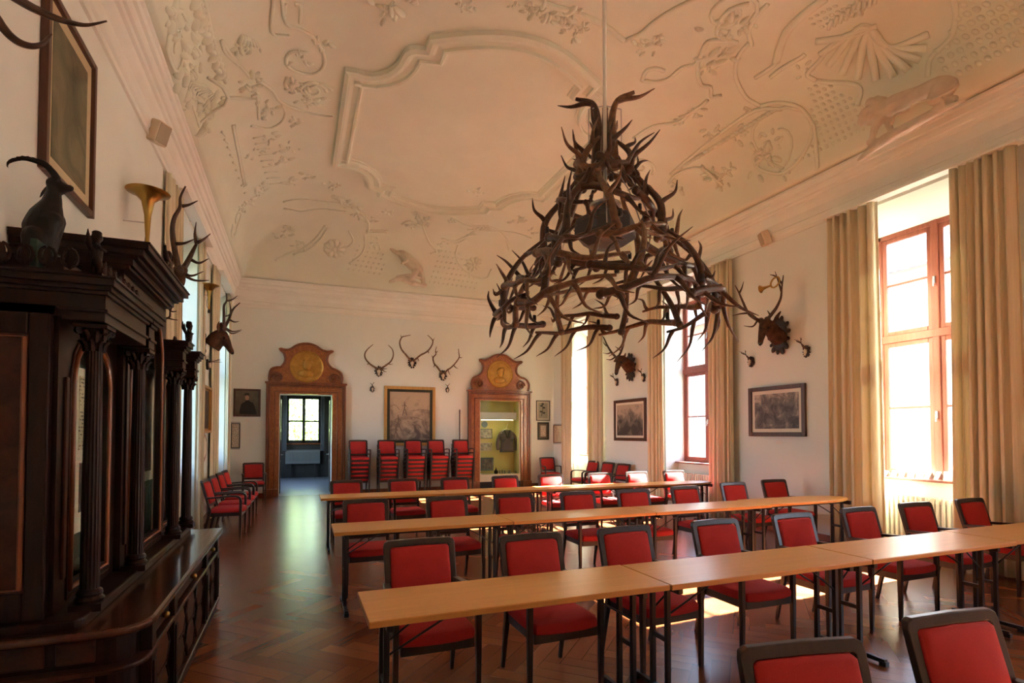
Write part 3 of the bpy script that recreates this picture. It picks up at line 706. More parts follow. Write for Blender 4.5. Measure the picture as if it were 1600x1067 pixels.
# --- right cove: strapwork, shell fan, scrolls
R = Relief()
for pts in ([(976, 62), (1000, 52), (1020, 35), (1050, 15), (1090, -5)], [(1003, 125), (1025, 127), (1045, 122), (1065, 105), (1085, 100), (1095, 85), (1106, 64), (1135, 62), (1152, 66)],
            [(1003, 125), (1010, 110), (1025, 106), (1038, 110)], [(1106, 64), (1090, 100), (1095, 130), (1110, 135), (1112, 150), (1128, 148)], [(1170, 66), (1152, 90), (1150, 120), (1165, 150), (1188, 165)],
            [(1180, 121), (1200, 108), (1213, 96), (1220, 70), (1232, 45), (1255, 22), (1290, -5)], [(1204, 120), (1225, 104), (1250, 90), (1258, 84)],
            [(1188, 165), (1215, 160), (1245, 165), (1262, 180), (1270, 200), (1262, 230), (1245, 255), (1225, 270), (1205, 270), (1185, 262), (1178, 245), (1190, 235)],
            [(1048, 272), (1080, 245), (1130, 205), (1180, 172), (1222, 170)], [(1130, 290), (1095, 262), (1060, 270), (1045, 285)],
            [(990, 215), (1020, 197), (1060, 190), (1075, 178), (1095, 165), (1106, 155)], [(1175, 70), (1170, 45), (1185, 20), (1200, 5)], [(1135, 62), (1120, 50), (1130, 25), (1150, 10), (1170, 5)],
            [(1490, -5), (1494, 25), (1485, 60), (1455, 90), (1450, 120)], [(1340, 165), (1345, 140), (1330, 130), (1300, 128), (1275, 125)],
            [(1275, 125), (1262, 115), (1280, 95), (1310, 60), (1370, 40)]):
    R.stroke(pts, 0.032)
R.stroke([(1213, 96), (1220, 70), (1232, 45), (1255, 22), (1290, -5)], 0.06)
for k in range(11):                                                                      # ribbed shell
    a = PI*0.52+k*0.19; R.stroke([(1362, 45), (1362+38*math.cos(a+2.2)*-1, 45+30*abs(math.sin(a))), (1362+(105-3*abs(k-5))*math.cos(0.10+k*0.28), 45+80*math.sin(0.10+k*0.28))], 0.05, taper=False, flat=0.4)
for u, v, r in ((1012, 70, .22), (1025, 60, .15), (1130, 40, .3), (1160, 35, .25), (1115, 95, .3), (1125, 85, .15), (1105, 105, .15), (1060, 185, .18), (1085, 175, .18), (1110, 205, .2), (1260, 112, .15),
                (1195, 235, .32), (1205, 222, .2), (1180, 250, .25), (1228, 268, .15), (1110, 275, .28), (1125, 285, .25), (1135, 270, .2), (1060, 295, .25), (1150, 210, .2), (1340, 15, .2), (1170, 170, .12),
                (840, 15, .2), (860, 22, .3), (875, 35, .2), (895, 30, .2), (900, 50, .2), (910, 45, .15), (825, 12, .12), (800, 10, .1), (730, 11, .12), (720, 12, .1)):
    R.spray(u, v, r, 9)
for k in range(22): R.lump(1062+k*7, 262-k*4.3, 0.07, 0.035, 1.2, 0.8)
for k in range(9): R.stroke([(1295+k*9, 45-k*5), (1299+k*9, 30-k*6)], 0.025)
R.stroke([(828, -5), (862, 8), (905, 20), (945, 40), (975, 62)], 0.04)
R.scroll(1215, 215, 0.7, 1.4, 0, 1, 0.03); R.scroll(1140, 20, 0.35, 1.4); R.scroll(1000, 260, 0.3, 1.2)
R.done('trim_stucco_right')

# --- full-round plaster figures on the cornice: lion to the right, putto at the far end
def skel(parts, c, R3, sc, name, mat, label, cat, rm=0.02, group=None):
    """parts: list of (points, radii) limbs in local metres, fused into one skin"""
    b = MB(); f = lambda p: V(c)+R3 @ (V(p)*sc)
    for pts, rr in parts:
        cs = catmull([f(p) for p in pts], 5) if len(pts) > 1 else [f(pts[0])]
        if len(pts) == 1: b.ell(cs[0], (rr*sc,)*3 if isinstance(rr, (int, float)) else tuple(x*sc for x in rr), 12, 8, R3); continue
        m = len(cs); k = len(rr)-1
        RR = []
        for i in range(m):
            t = i/(m-1)*k; j = min(int(t), k-1); RR.append((rr[j]+(rr[j+1]-rr[j])*(t-j))*sc)
        b.tube(cs, RR, 10)
        b.ell(cs[0], (RR[0],)*3, 10, 6); b.ell(cs[-1], (RR[-1],)*3, 10, 6)
    return tag(b.build(name, mat, remesh=rm, smooth=True), label, cat, group)
# lion: local x along the body (head at -x), y out from the wall, z up; it strides towards the far end of the hall
LO = 0.62; pL = at(1345, 222, 'x', XR-LO); pE = at(1492, 152, 'x', XR-LO)
ln = (pE-pL).length/2.05; mid = (pL+pE)/2; ex = V((0, -1, 0)); R3 = Matrix((ex, V((-1, 0, 0)), V((0, 0, 1)))).transposed()
lion = [([(-0.55, 0.1, 0.62), (-0.2, 0.08, 0.66), (0.25, 0.05, 0.62), (0.65, 0.05, 0.56), (0.85, 0.05, 0.45)], [0.20, 0.22, 0.17, 0.20, 0.17]),
        ([(-0.84, 0.14, 0.72)], (0.20, 0.18, 0.20)), ([(-0.60, 0.1, 0.72)], (0.27, 0.27, 0.31)), ([(-0.98, 0.14, 0.66)], (0.10, 0.09, 0.08)), ([(-0.94, 0.14, 0.56)], (0.09, 0.07, 0.03)),
        ([(-0.72, 0.24, 0.90)], 0.05), ([(-0.72, 0.0, 0.90)], 0.05),
        ([(-0.50, 0.16, 0.5), (-0.62, 0.2, 0.3), (-0.68, 0.2, 0.1), (-0.76, 0.2, 0.03)], [0.13, 0.09, 0.06, 0.07]),
        ([(-0.40, 0.0, 0.5), (-0.42, 0.02, 0.3), (-0.35, 0.05, 0.1), (-0.43, 0.05, 0.03)], [0.12, 0.08, 0.06, 0.07]),
        ([(0.72, 0.12, 0.42), (0.60, 0.16, 0.26), (0.78, 0.16, 0.12), (0.62, 0.16, 0.03)], [0.18, 0.11, 0.06, 0.07]),
        ([(0.80, 0.0, 0.42), (0.75, 0.02, 0.22), (0.95, 0.02, 0.12), (0.85, 0.02, 0.03)], [0.15, 0.10, 0.06, 0.07]),
        ([(0.98, 0.05, 0.42), (1.05, 0.2, 0.25), (0.7, 0.28, 0.20), (0.35, 0.28, 0.33), (0.15, 0.28, 0.25), (-0.1, 0.28, 0.30), (-0.2, 0.25, 0.18)], [0.05, 0.035, 0.03, 0.03, 0.03, 0.035, 0.05]),
        ([(-1.1, 0.1, -0.22), (-0.6, 0.1, -0.06), (0, 0.1, -0.02), (0.6, 0.1, 0.0), (1.15, 0.1, -0.05)], [0.04, 0.13, 0.12, 0.10, 0.03]),
        ([(-1.0, 0.2, -0.30), (-0.4, 0.2, -0.12), (0.3, 0.2, -0.08)], [0.04, 0.10, 0.04])]
for k in range(12):
    a = k*0.52; lion.append(([(-0.70+0.05*(k%2), 0.10+0.27*math.cos(a), 0.73+0.29*math.sin(a))], (0.11, 0.07, 0.07)))
m_st = M_noise('stucco_figure', (0.58, 0.50, 0.39), (0.68, 0.60, 0.48), 5, 0.8, 0.3, 30)
skel(lion, (XR-LO+0.08, mid.y, at(1418, 196, 'x', XR-LO).z), R3, ln*1.02, 'lion_figure', m_st, 'plaster lion striding on the right-hand cornice above the nearest window', 'sculpture', 0.014)
pu = at(625, 395, 'y', D-0.74); R3 = Matrix(((1, 0, 0), (0, -1, 0), (0, 0, 1))).transposed()
putto = [([(0, 0, 0.92)], (0.20, 0.19, 0.21)), ([(0.10, 0.10, 0.86)], (0.10, 0.10, 0.11)), ([(0.02, 0, 0.72), (0.22, 0.04, 0.50), (0.46, 0.05, 0.30), (0.62, 0.05, 0.18)], [0.12, 0.19, 0.18, 0.15]),
         ([(0.05, 0.05, 0.62), (-0.15, 0.1, 0.66), (-0.35, 0.1, 0.82)], [0.08, 0.06, 0.05]), ([(-0.38, 0.08, 0.92)], (0.13, 0.06, 0.08)),
         ([(0.15, 0.12, 0.62), (0.20, 0.2, 0.40), (0.05, 0.2, 0.30)], [0.07, 0.05, 0.045]),
         ([(0.58, 0.05, 0.15), (0.72, 0.1, -0.05), (0.76, 0.1, -0.25), (0.84, 0.12, -0.30)], [0.12, 0.09, 0.06, 0.05]),
         ([(0.52, 0.1, 0.12), (0.42, 0.18, -0.05), (0.30, 0.18, -0.24), (0.40, 0.2, -0.30)], [0.12, 0.09, 0.06, 0.05]),
         ([(-0.3, 0.1, -0.30), (0.0, 0.15, -0.18), (0.4, 0.12, -0.26), (0.8, 0.1, -0.34)], [0.05, 0.08, 0.10, 0.04]),
         ([(-0.1, 0.1, -0.12), (0.3, 0.2, -0.06), (0.7, 0.1, -0.12)], [0.03, 0.06, 0.03])]
for k in range(14):
    a = k*0.45; putto.append(([(-0.05+0.15*math.cos(a), -0.02, 0.98+0.14*math.sin(a))], 0.06))
skel(putto, (pu.x-0.02, D-0.74, at(640, 430, 'y', D-0.74).z), R3, 0.86, 'putto_figure', m_st, 'plaster putto leaning over the cornice in the middle of the end wall', 'sculpture', 0.018)
# ================================================================ CHAIRS (front towards -y)
def make_chair(label, group, loc, rz):
    t = thing('armchair', label, 'chair', loc, rz, group, world=False)
    # seat cushion: bowed front edge, domed top
    b = MB(); rings = []
    for z, s in ((0.402, 0.97), (0.41, 1.0), (0.445, 1.0), (0.466, 0.95), (0.474, 0.80)):
        r = []
        for x, y in ((-0.232, 0.20), (-0.236, 0.0), (-0.236, -0.20), (-0.215, -0.245), (-0.12, -0.268), (0, -0.275), (0.12, -0.268), (0.215, -0.245), (0.236, -0.20), (0.236, 0.0), (0.232, 0.20), (0.1, 0.215), (-0.1, 0.215)):
            r.append((x*s, -0.02+(y+0.02)*s, z))
        rings.append(r)
    b.loft(rings).build('seat', m_red, t, smooth=True, bevel=0.004)
    b = MB(); b.box((-0.225, -0.235, 0.345), (0.225, -0.205, 0.405)); b.box((-0.225, 0.175, 0.345), (0.225, 0.205, 0.405))
    for s in (-1, 1): b.box((s*0.225, -0.22, 0.345), (s*0.200, 0.2, 0.405))
    b.build('seat_frame', m_chair, t, bevel=0.004)
    bl = lambda z: 0.205+0.0+max(0, z-0.42)*0.27                    # lean of the back
    for s in (-1, 1):
        # front leg and armrest: one bent piece of wood
        p = [(s*0.252, -0.225, 0), (s*0.252, -0.225, 0.3), (s*0.252, -0.225, 0.57), (s*0.254, -0.215, 0.625), (s*0.256, -0.17, 0.655), (s*0.258, -0.08, 0.662), (s*0.256, 0.05, 0.655), (s*0.246, 0.16, 0.645), (s*0.235, bl(0.64)-0.005, 0.64)]
        leg = MB(); leg.loft([[(s*0.252+a*0.017*k, -0.225+c*0.019*k, z) for a, c in ((-1, -1), (1, -1), (1, 1), (-1, 1))] for z, k in ((0, 0.72), (0.02, 0.78), (0.4, 1.0), (0.575, 1.0))])
        leg.build('leg', m_chair, t, bevel=0.004)
        arm = MB(); cs = catmull(p[2:], 4); m = len(cs); rings = []
        for i, c in enumerate(cs):
            tg = (cs[min(i+1, m-1)]-cs[max(i-1, 0)]).normalized(); sx = V((1, 0, 0)); n = tg.cross(sx).normalized()
            k = min(1, i/(m*0.4)); w = 0.017+0.006*k; h = 0.019-0.006*k
            rings.append([c+sx*(a*w)+n*(q*h) for a, q in ((-1, -1), (1, -1), (1, 1), (-1, 1))])
        arm.loft(rings).build('armrest', m_chair, t, bevel=0.004)
        r = MB(); r.loft([[(s*x+a*0.015*k, y+c*0.019*k, z) for a, c in ((-1, -1), (1, -1), (1, 1), (-1, 1))] for x, y, z, k in ((0.226, 0.305, 0, 0.75), (0.226, 0.275, 0.15, 0.9), (0.228, 0.225, 0.36, 1.1), (0.228, bl(0.44)+0.004, 0.44, 1.1))])
        r.build('leg', m_chair, t, bevel=0.004)
    # back frame with softly rounded upper corners
    out = [(-0.243, 0.42), (-0.247, 0.875), (-0.240, 0.903), (-0.215, 0.915), (0, 0.920), (0.215, 0.915), (0.240, 0.903), (0.247, 0.875), (0.243, 0.42)]
    inn = [(-0.205, 0.42), (-0.205, 0.84), (-0.203, 0.862), (-0.19, 0.872), (0, 0.876), (0.19, 0.872), (0.203, 0.862), (0.205, 0.84), (0.205, 0.42)]
    b = MB(); rings = []
    for (ox, oz), (ix, iz) in zip(out, inn):
        rings.append([(ox, bl(oz)-0.016, oz), (ix, bl(iz)-0.016, iz), (ix, bl(iz)+0.016, iz), (ox, bl(oz)+0.016, oz)])
    b.loft(rings); b.bar((-0.21, bl(0.52), 0.52), (0.21, bl(0.52), 0.52), 0.025, 0.04); b.build('back_frame', m_chair, t, bevel=0.005)
    b = MB(); rings = []
    for dy, s in ((0.012, 0.98), (-0.006, 1.0), (-0.022, 0.985), (-0.034, 0.90)):
        r = []
        for x, z in ((-0.205, 0.545), (-0.206, 0.70), (-0.204, 0.855), (-0.18, 0.872), (0, 0.875), (0.18, 0.872), (0.204, 0.855), (0.206, 0.70), (0.205, 0.545), (0.1, 0.54), (-0.1, 0.54)):
            zz = 0.71+(z-0.71)*s; r.append((x*s, bl(zz)+dy, zz))
        rings.append(r)
    b.loft(rings).build('back_cushion', m_red, t, smooth=True, bevel=0.004)
    return t

CH = None
def chair(x, y, rz, label, group, z=0):
    global CH
    if CH is None: CH = make_chair(label, group, (x, y, z), rz); return CH
    return dup(CH, (x, y, z), rz, label, group)

def spot(u, v, z=0.905):
    p = at(u, v, 'z', z); return p.x, p.y-0.335
rnd = random.Random(11)
rows = [('front', [(655, 844), (829, 836), (977, 824.5), (1116, 813.5), (1237, 803.5), (1340, 794), (1428, 786.5), (1514, 780)], 3.41, 0.5),
        ('middle', [(572, 781), (699, 777), (801, 773), (901, 769), (987, 765.5), (1070, 760.5), (1145, 754.5), (1207, 750)], 5.93, 0.8),
        ('farthest', [(543, 750.5), (631, 749), (711, 748), (789, 745.5), (859, 743), (935, 740.5), (994, 738), (1051, 735.5)], 8.58, 0.5)]
for nm, pts, yd, k in rows:
    for i, (u, v) in enumerate(pts):
        x, y = spot(u, v)
        if nm == 'farthest': y = 8.58+0.25*(y-8.58); d = ray(u, v); x = d.x/d.y*(y+0.335)
        rz = rnd.uniform(-0.05, 0.05)
        g = 'red armchairs behind the %s table row' % nm
        chair(x, y, rz, 'red armchair, %s from the left behind the %s row of tables' % (ORD[i], nm), g)
x, y = spot(1229, 1010); chair(x, y, -0.18, 'red armchair at the lower edge, left one of the two nearest chairs', 'nearest red armchairs at the lower edge')
x, y = spot(1474, 962); chair(x, y, -0.10, 'red armchair at the lower right corner, right one of the two nearest chairs', 'nearest red armchairs at the lower edge')
x, y = 7.1, 3.05
# along the left wall, backs to the wall, facing into the room
for i, (yy, xx) in enumerate(((9.86, -1.02), (10.62, -1.01), (11.40, -1.00), (12.14, -0.99))):
    chair(xx, yy, PI/2-0.06, 'red armchair against the left wall, %s of the line counted from the cabinet' % ORD[i], 'red armchairs lined up along the left wall')
p = at(384, 722, 'y', D-0.35); chair(-0.97, D-0.75, 0.10, 'red armchair in the far left corner beside the doorway, facing the camera', 'red armchairs in the corners')
p = at(857, 714, 'y', D-0.4); chair(p.x-0.02, D-0.60, -0.08, 'red armchair in the far right corner beside the show-case', 'red armchairs in the corners')
for i, (u, yy) in enumerate(((918, 12.75), (948, 12.0), (972, 11.3))):
    chair(XR-0.50, yy, -PI/2+0.10, 'red armchair against the right wall, %s of three counted from the far corner' % ORD[i], 'red armchairs along the right wall')
# stacks in front of the end wall
wh = ['leftmost', 'second', 'middle', 'fourth', 'rightmost']
for s, u in enumerate((561, 605, 646, 683, 721)):
    q = at(u, 691, 'y', D-0.52); x = q.x
    for k in range(6):
        chair(x+0.01*((s*7+k*3) % 3-1), D-0.72-0.032*(k-5), 0.012*((s+k) % 3-1), 'red armchair stacked at the end wall, %s from the floor in the %s stack' % (ORD[k], wh[s]), 'stacked red armchairs in front of the end wall', z=0.112*k)

# ================================================================ FOLDING TABLES
def make_table(label, loc, L, rnd_end=False, group='beech folding tables in rows'):
    t = thing('folding_table', label, 'table', loc, 0, group, world=False); W = 0.53; z1 = 0.76; z0 = 0.728
    def top(o, za, zb):
        if rnd_end:
            p = [(o, o), (L*0.60, o)]+[(L*0.60+(L*0.40-o)*math.sin(a*PI/20), W*0.5-(W*0.5-o)*math.cos(a*PI/20)) for a in range(1, 20)]+[(L*0.60, W-o), (o, W-o)]
            pass
        else: p = [(o, o), (L-o, o), (L-o, W-o), (o, W-o)]
        return [(x, y, za) for x, y in p], (0, 0, zb-za)
    a, d = top(0.0, z0, z1-0.0015); MB().prism(a, d).build('edge_band', m_edge, t, bevel=0.004)
    a, d = top(0.003, z1-0.002, z1+0.001); MB().prism(a, d).build('tabletop', m_top, t)
    r = MB(); r.box((0.12, 0.15, z0-0.04), (L-0.14, 0.175, z0)); r.box((0.12, W-0.175, z0-0.04), (L-0.14, W-0.15, z0)); r.build('underframe', m_black, t)
    for s, x in ((1, 0.11), (-1, L-0.13)):
        g = MB()
        for y in (W/2-0.075, W/2+0.075): g.bar((x, y, 0.03), (x, y, z0-0.02), 0.03, 0.03, (0, 1, 0))
        g.bar((x, 0.06, z0-0.025), (x, W-0.06, z0-0.025), 0.035, 0.05); g.bar((x, W/2-0.08, 0.36), (x, W/2+0.08, 0.36), 0.02, 0.03)
        leg = g.build('leg', m_black, t, bevel=0.003)
        f = MB(); f.bar((x, -0.0, 0.035), (x, W, 0.035), 0.032, 0.03); f.box((x-0.02, -0.01, 0), (x+0.02, 0.04, 0.035)); f.box((x-0.02, W-0.04, 0), (x+0.02, W+0.01, 0.035)); f.build('foot', m_black, leg, bevel=0.004)
        for y in (0.13, W-0.13): MB().tube([(x+s*0.01, W/2+(0.075 if y > W/2 else -0.075), 0.52), (x+s*0.34, y, z0-0.01)], 0.006).build('brace', m_black, t, smooth=True)
    return t
LT = 1.725
TR = [('front', 0.325, [2.64, 2.63, 2.635, 2.66]), ('middle', 0.322, [5.12, 5.10, 5.10, 5.16]), ('farthest', 0.315, [7.86, 7.84, 7.84, 7.82])]
T0 = make_table('beech folding table at the left end of the front row', (0.325, 2.64, 0), LT-0.008)
T1 = make_table('beech folding table with a rounded end at the right of the middle row', (0.322+3*LT, 5.16, 0), LT-0.05, True)
for nm, x0, yl in TR:
    for i, y in enumerate(yl):
        lab = 'beech folding table, %s from the left in the %s row' % (ORD[i], nm)
        if nm == 'front' and i == 0: T0['label'] = lab; T0.location = (x0, y, 0)
        elif i == 3 and nm != 'front':
            lab = 'round-ended beech folding table at the right end of the %s row' % nm
            if nm == 'middle': T1['label'] = lab
            else: dup(T1, (x0+3*LT, y, 0), 0, lab)
        else: dup(T0, (x0+i*LT, y, 0), (0.004*((i*5) % 3-1)), lab)

# ================================================================ THE CARVED DISPLAY CABINET
CF = -1.04                                             # front plane of the glazed upper part
cab = thing('display_cabinet', 'huge dark carved display cabinet with columns and arched glass doors on the left wall', 'cabinet', (-1.1, 4.4, 0))
def rplan(x0, x1, y0, y1, r, z, n=6):
    p = [(x0, y0, z)]+[(x1-r+r*math.sin(a*PI/2/n), y0+r-r*math.cos(a*PI/2/n), z) for a in range(n+1)]+[(x1, y1, z), (x0, y1, z)]
    return p
xw = XL+0.005
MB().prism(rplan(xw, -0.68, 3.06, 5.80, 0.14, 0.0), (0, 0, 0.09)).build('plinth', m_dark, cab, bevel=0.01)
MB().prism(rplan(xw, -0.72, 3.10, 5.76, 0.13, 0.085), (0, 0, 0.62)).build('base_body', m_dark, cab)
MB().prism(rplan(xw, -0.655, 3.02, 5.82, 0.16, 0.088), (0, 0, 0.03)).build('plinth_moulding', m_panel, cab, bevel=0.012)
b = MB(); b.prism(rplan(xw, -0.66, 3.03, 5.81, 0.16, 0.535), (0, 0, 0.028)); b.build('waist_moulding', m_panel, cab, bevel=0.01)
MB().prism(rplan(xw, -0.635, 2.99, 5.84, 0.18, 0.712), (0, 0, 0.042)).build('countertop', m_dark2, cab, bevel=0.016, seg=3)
# pilasters that break the front of the base
for y in (3.28, 3.83, 5.06, 5.72):
    b = MB(); b.box((-0.72, y-0.045, 0.09), (-0.665, y+0.045, 0.71)); b.box((-0.665, y-0.028, 0.14), (-0.655, y+0.028, 0.50)); b.build('pilaster', m_dark, cab, bevel=0.006)
# frieze panels and hexagonal door panels on the front
fr = [(3.34, 3.78), (3.89, 5.00), (5.12, 5.66)]
for ya, yb in fr:
    b = MB(); b.box((-0.722, ya, 0.575), (-0.695, yb, 0.70)); dr = b.build('drawer', m_panel, cab, bevel=0.006)
    b = MB(); b.box((-0.696, ya+0.05, 0.60), (-0.685, yb-0.05, 0.675)); b.build('drawer_panel', m_dark, dr, bevel=0.004)
    q = MB().lathe([(0, 0), (0.014, 0), (0.02, 0.02), (0.012, 0.035), (0, 0.036)], (-0.686, (ya+yb)/2, 0.637), 12, (1, 0, 0)); q.build('drawer_knob', m_brass, dr, smooth=True)
    b = MB(); b.box((-0.722, ya, 0.125), (-0.70, yb, 0.53)); do = b.build('cabinet_door', m_panel, cab, bevel=0.005)
    n = max(1, round((yb-ya)/0.36)); w = (yb-ya)/n
    for k in range(n):
        c = ya+w*(k+0.5)
        for zc in (0.225, 0.43):
            hx = [(-0.70, c+dy, zc+dz) for dy, dz in ((-w*0.40, 0), (-w*0.24, -0.088), (w*0.24, -0.088), (w*0.40, 0), (w*0.24, 0.088), (-w*0.24, 0.088))]
            MB().prism(hx, (0.018, 0, 0)).build('raised_panel', m_panel, do, bevel=0.008)
            ring = MB(); pp = [V(p)+V((0.012, 0, 0)) for p in hx]; pp = [V((p.x, c+(p.y-c)*1.14, zc+(p.z-zc)*1.14)) for p in pp]
            ring.tube(pp+[pp[0], pp[1]], 0.008, 6); ring.build('panel_moulding', m_dark, do)
# near end of the base: panels
for xa, xb in ((xw+0.02, -1.28), (-1.24, -1.05), (-1.01, -0.86)):
    b = MB().box((xa, 3.082, 0.585), (xb, 3.102, 0.69)); b.build('frieze_panel', m_panel, cab, bevel=0.008)
    b = MB().box((xa, 3.078, 0.13), (xb, 3.102, 0.52)); p_ = b.build('end_panel', m_panel, cab, bevel=0.008)
    MB().box((xa+0.04, 3.065, 0.19), (xb-0.04, 3.08, 0.46)).build('raised_panel', m_dark, p_, bevel=0.008)
# upper carcass
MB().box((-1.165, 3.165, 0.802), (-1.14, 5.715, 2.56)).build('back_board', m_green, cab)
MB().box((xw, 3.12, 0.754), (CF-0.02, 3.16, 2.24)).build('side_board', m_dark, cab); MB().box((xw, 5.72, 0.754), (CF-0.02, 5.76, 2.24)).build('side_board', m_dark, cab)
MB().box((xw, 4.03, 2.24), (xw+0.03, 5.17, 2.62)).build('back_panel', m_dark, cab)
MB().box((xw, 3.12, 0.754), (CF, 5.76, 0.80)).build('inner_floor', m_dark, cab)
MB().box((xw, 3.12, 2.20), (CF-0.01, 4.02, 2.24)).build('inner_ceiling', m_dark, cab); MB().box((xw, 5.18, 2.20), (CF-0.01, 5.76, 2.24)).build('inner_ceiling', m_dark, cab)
# near side: framed panel with mouldings
sp = MB()
for xa, xb, za, zb in ((xw, -1.50, 0.78, 2.2), (-1.14, -1.06, 0.78, 2.2), (-1.5, -1.14, 0.78, 0.93), (-1.5, -1.14, 2.10, 2.2)): sp.box((xa, 3.095, za), (xb, 3.125, zb))
spo = sp.build('end_frame', m_dark, cab, bevel=0.008)
MB().box((-1.505, 3.105, 0.925), (-1.135, 3.122, 2.105)).build('end_field', m_panel, cab)
q = MB(); q.tube([(-1.49, 3.094, 0.945), (-1.15, 3.094, 0.945), (-1.15, 3.094, 2.085), (-1.49, 3.094, 2.085), (-1.49, 3.094, 0.93)], 0.011, 6); q.build('end_bead', m_burl2, cab)
# plain tall section of the case towards the camera (bottom skirting of the upper part)
q = MB(); q.prism(rplan(xw, -0.90, 3.04, 5.80, 0.06, 0.752), (0, 0, 0.05)); q.build('column_plinth', m_dark, cab, bevel=0.01)

def arch_frame(ya, yb, za, zb, ha, hb, hz, spring, rise, x0, x1):
    """board ya..yb x za..zb with an arched hole ha..hb from hz up to spring+rise"""
    b = MB(); b.box((x0, ya, za), (x1, ha, spring)); b.box((x0, hb, za), (x1, yb, spring)); b.box((x0, ha, za), (x1, hb, hz))
    n = 14; prev = None
    for k in range(n+1):
        y = ha+(hb-ha)*k/n; t = 2*k/n-1; z = spring+rise*math.sqrt(max(0, 1-abs(t)**2.3))
        if prev: b.prism([(x0, prev[0], prev[1]), (x0, y, z), (x0, y, zb), (x0, prev[0], zb)], (x1-x0, 0, 0))
        prev = (y, z)
    b.box((x0, ya, spring), (x1, ha, zb)); b.box((x0, hb, spring), (x1, yb, zb)); return b
def arch_bead(ha, hb, hz, spring, rise, x, r, off=0.0):
    p = [(x, ha-off, hz-off)]+[(x, ha-off, spring)]
    for k in range(1, 14):
        t = 2*k/14-1; p.append((x, (ha+hb)/2+t*((hb-ha)/2+off), spring+(rise+off)*math.sqrt(max(0, 1-abs(t)**2.3))))
    p += [(x, hb+off, spring), (x, hb+off, hz-off)]
    return MB().tube(p+[p[0]], r, 6)
for nm, ya, yb, zb, ha, hb, sp_, rise, x in (('near', 3.14, 4.02, 2.20, 3.34, 3.86, 1.92, 0.18, CF), ('central', 4.02, 5.18, 2.60, 4.19, 5.02, 2.28, 0.24, CF+0.035), ('far', 5.18, 5.76, 2.20, 5.27, 5.64, 1.93, 0.17, CF)):
    d_ = arch_frame(ya, yb, 0.80, zb, ha, hb, 0.90, sp_, rise, x-0.035, x).build('glazed_door', m_dark, cab)
    arch_bead(ha, hb, 0.90, sp_, rise, x+0.004, 0.014, 0.02).build('arch_moulding', m_burl2, d_, smooth=True)
    arch_bead(ha, hb, 0.90, sp_, rise, x+0.002, 0.008, 0.06).build('arch_moulding', m_panel, d_, smooth=True)
    MB().prism([(x-0.02, ha-0.01, 0.89), (x-0.02, hb+0.01, 0.89), (x-0.02, hb+0.01, sp_+rise*0.5)]+[(x-0.02, (ha+hb)/2+math.cos(a)*(hb-ha)*0.46, sp_+rise*0.5+math.sin(a)*rise*0.52) for a in (0.6, 1.0, 1.57, 2.14, 2.54)]+[(x-0.02, ha-0.01, sp_+rise*0.5)], (0.003, 0, 0)).build('pane', m_case, d_)
    for y in (ha-0.10, hb+0.09) if nm == 'central' else (ha-0.11,):
        MB().box((x-0.001, y-0.02, 0.95), (x+0.012, y+0.02, sp_)).build('stile_panel', m_panel, d_, bevel=0.005)
# columns
def column(y, top, x=-0.93):
    b = MB(); z0 = 0.80
    b.box((x-0.065, y-0.065, z0-0.006), (x+0.065, y+0.065, z0+0.03))
    b.lathe([(0, 0.03), (0.060, 0.03), (0.062, 0.045), (0.050, 0.06), (0.055, 0.07), (0.052, 0.085), (0.042, 0.095)], (x, y, z0), 20)
    c_ = b.build('column_base', m_dark, cab, smooth=False)
    n = 32; rings = []
    for k in range(15):
        t = k/14; r0 = 0.040-0.007*t*t
        rings.append([(x+math.cos(2*PI*i/n)*r0*(1-0.07*(i % 2)), y+math.sin(2*PI*i/n)*r0*(1-0.07*(i % 2)), z0+0.09+(top-z0-0.09)*t) for i in range(n)])
    MB().loft(rings).build('column_shaft', m_dark, cab)
    c = MB(); c.lathe([(0.030, 0), (0.040, 0.01), (0.036, 0.02), (0.042, 0.06), (0.055, 0.105), (0.05, 0.11)], (x, y, top), 16)
    for row, (rr, zz, tall) in enumerate(((0.044, 0.0, 0.055), (0.050, 0.045, 0.055))):
        for k in range(8):
            a = 2*PI*k/8+row*PI/8; d = V((math.cos(a), math.sin(a), 0))
            p0 = V((x, y, top+zz))+d*rr*0.8; c.tube([p0, p0+d*0.006+V((0, 0, tall*0.6)), p0+d*0.024+V((0, 0, tall)), p0+d*0.034+V((0, 0, tall*0.85))], [0.014, 0.013, 0.010, 0.004], 6)
    for k in range(4):
        a = PI/4+k*PI/2; d = V((math.cos(a), math.sin(a), 0)); p = V((x, y, top+0.095))+d*0.072
        c.lathe([(0, -0.01), (0.017, -0.01), (0.017, 0.01), (0, 0.01)], p, 10, (-d.y, d.x, 0))
    c.box((x-0.068, y-0.068, top+0.108), (x+0.068, y+0.068, top+0.125)); c.build('capital', m_dark, cab)
for y in (3.24, 4.06, 5.16, 5.72): column(y, 2.05)
# blocks and entablatures
def entab(x0, x1, y0, y1, z, name='entablature', mat=None):
    b = MB(); steps = [(0.0, 0, 0.05), (0.012, 0.045, 0.062), (0.0, 0.06, 0.135), (0.015, 0.13, 0.15), (0.030, 0.148, 0.172), (0.045, 0.17, 0.205), (0.055, 0.203, 0.215)]
    for o, a, c in steps: b.box((x0, y0-o, z+a), (x1+o, y1+o, z+c))
    return b.build(name, mat or m_dark, cab, bevel=0.004)
entab(xw, -0.868, 3.16, 3.93, 2.185); entab(xw, CF+0.01, 5.26, 5.78, 2.185)
entab(-1.03, -0.868, 4.00, 4.14, 2.185, 'column_block'); entab(-1.03, -0.868, 5.09, 5.23, 2.185, 'column_block'); entab(-1.03, -0.868, 5.65, 5.79, 2.175, 'column_block')
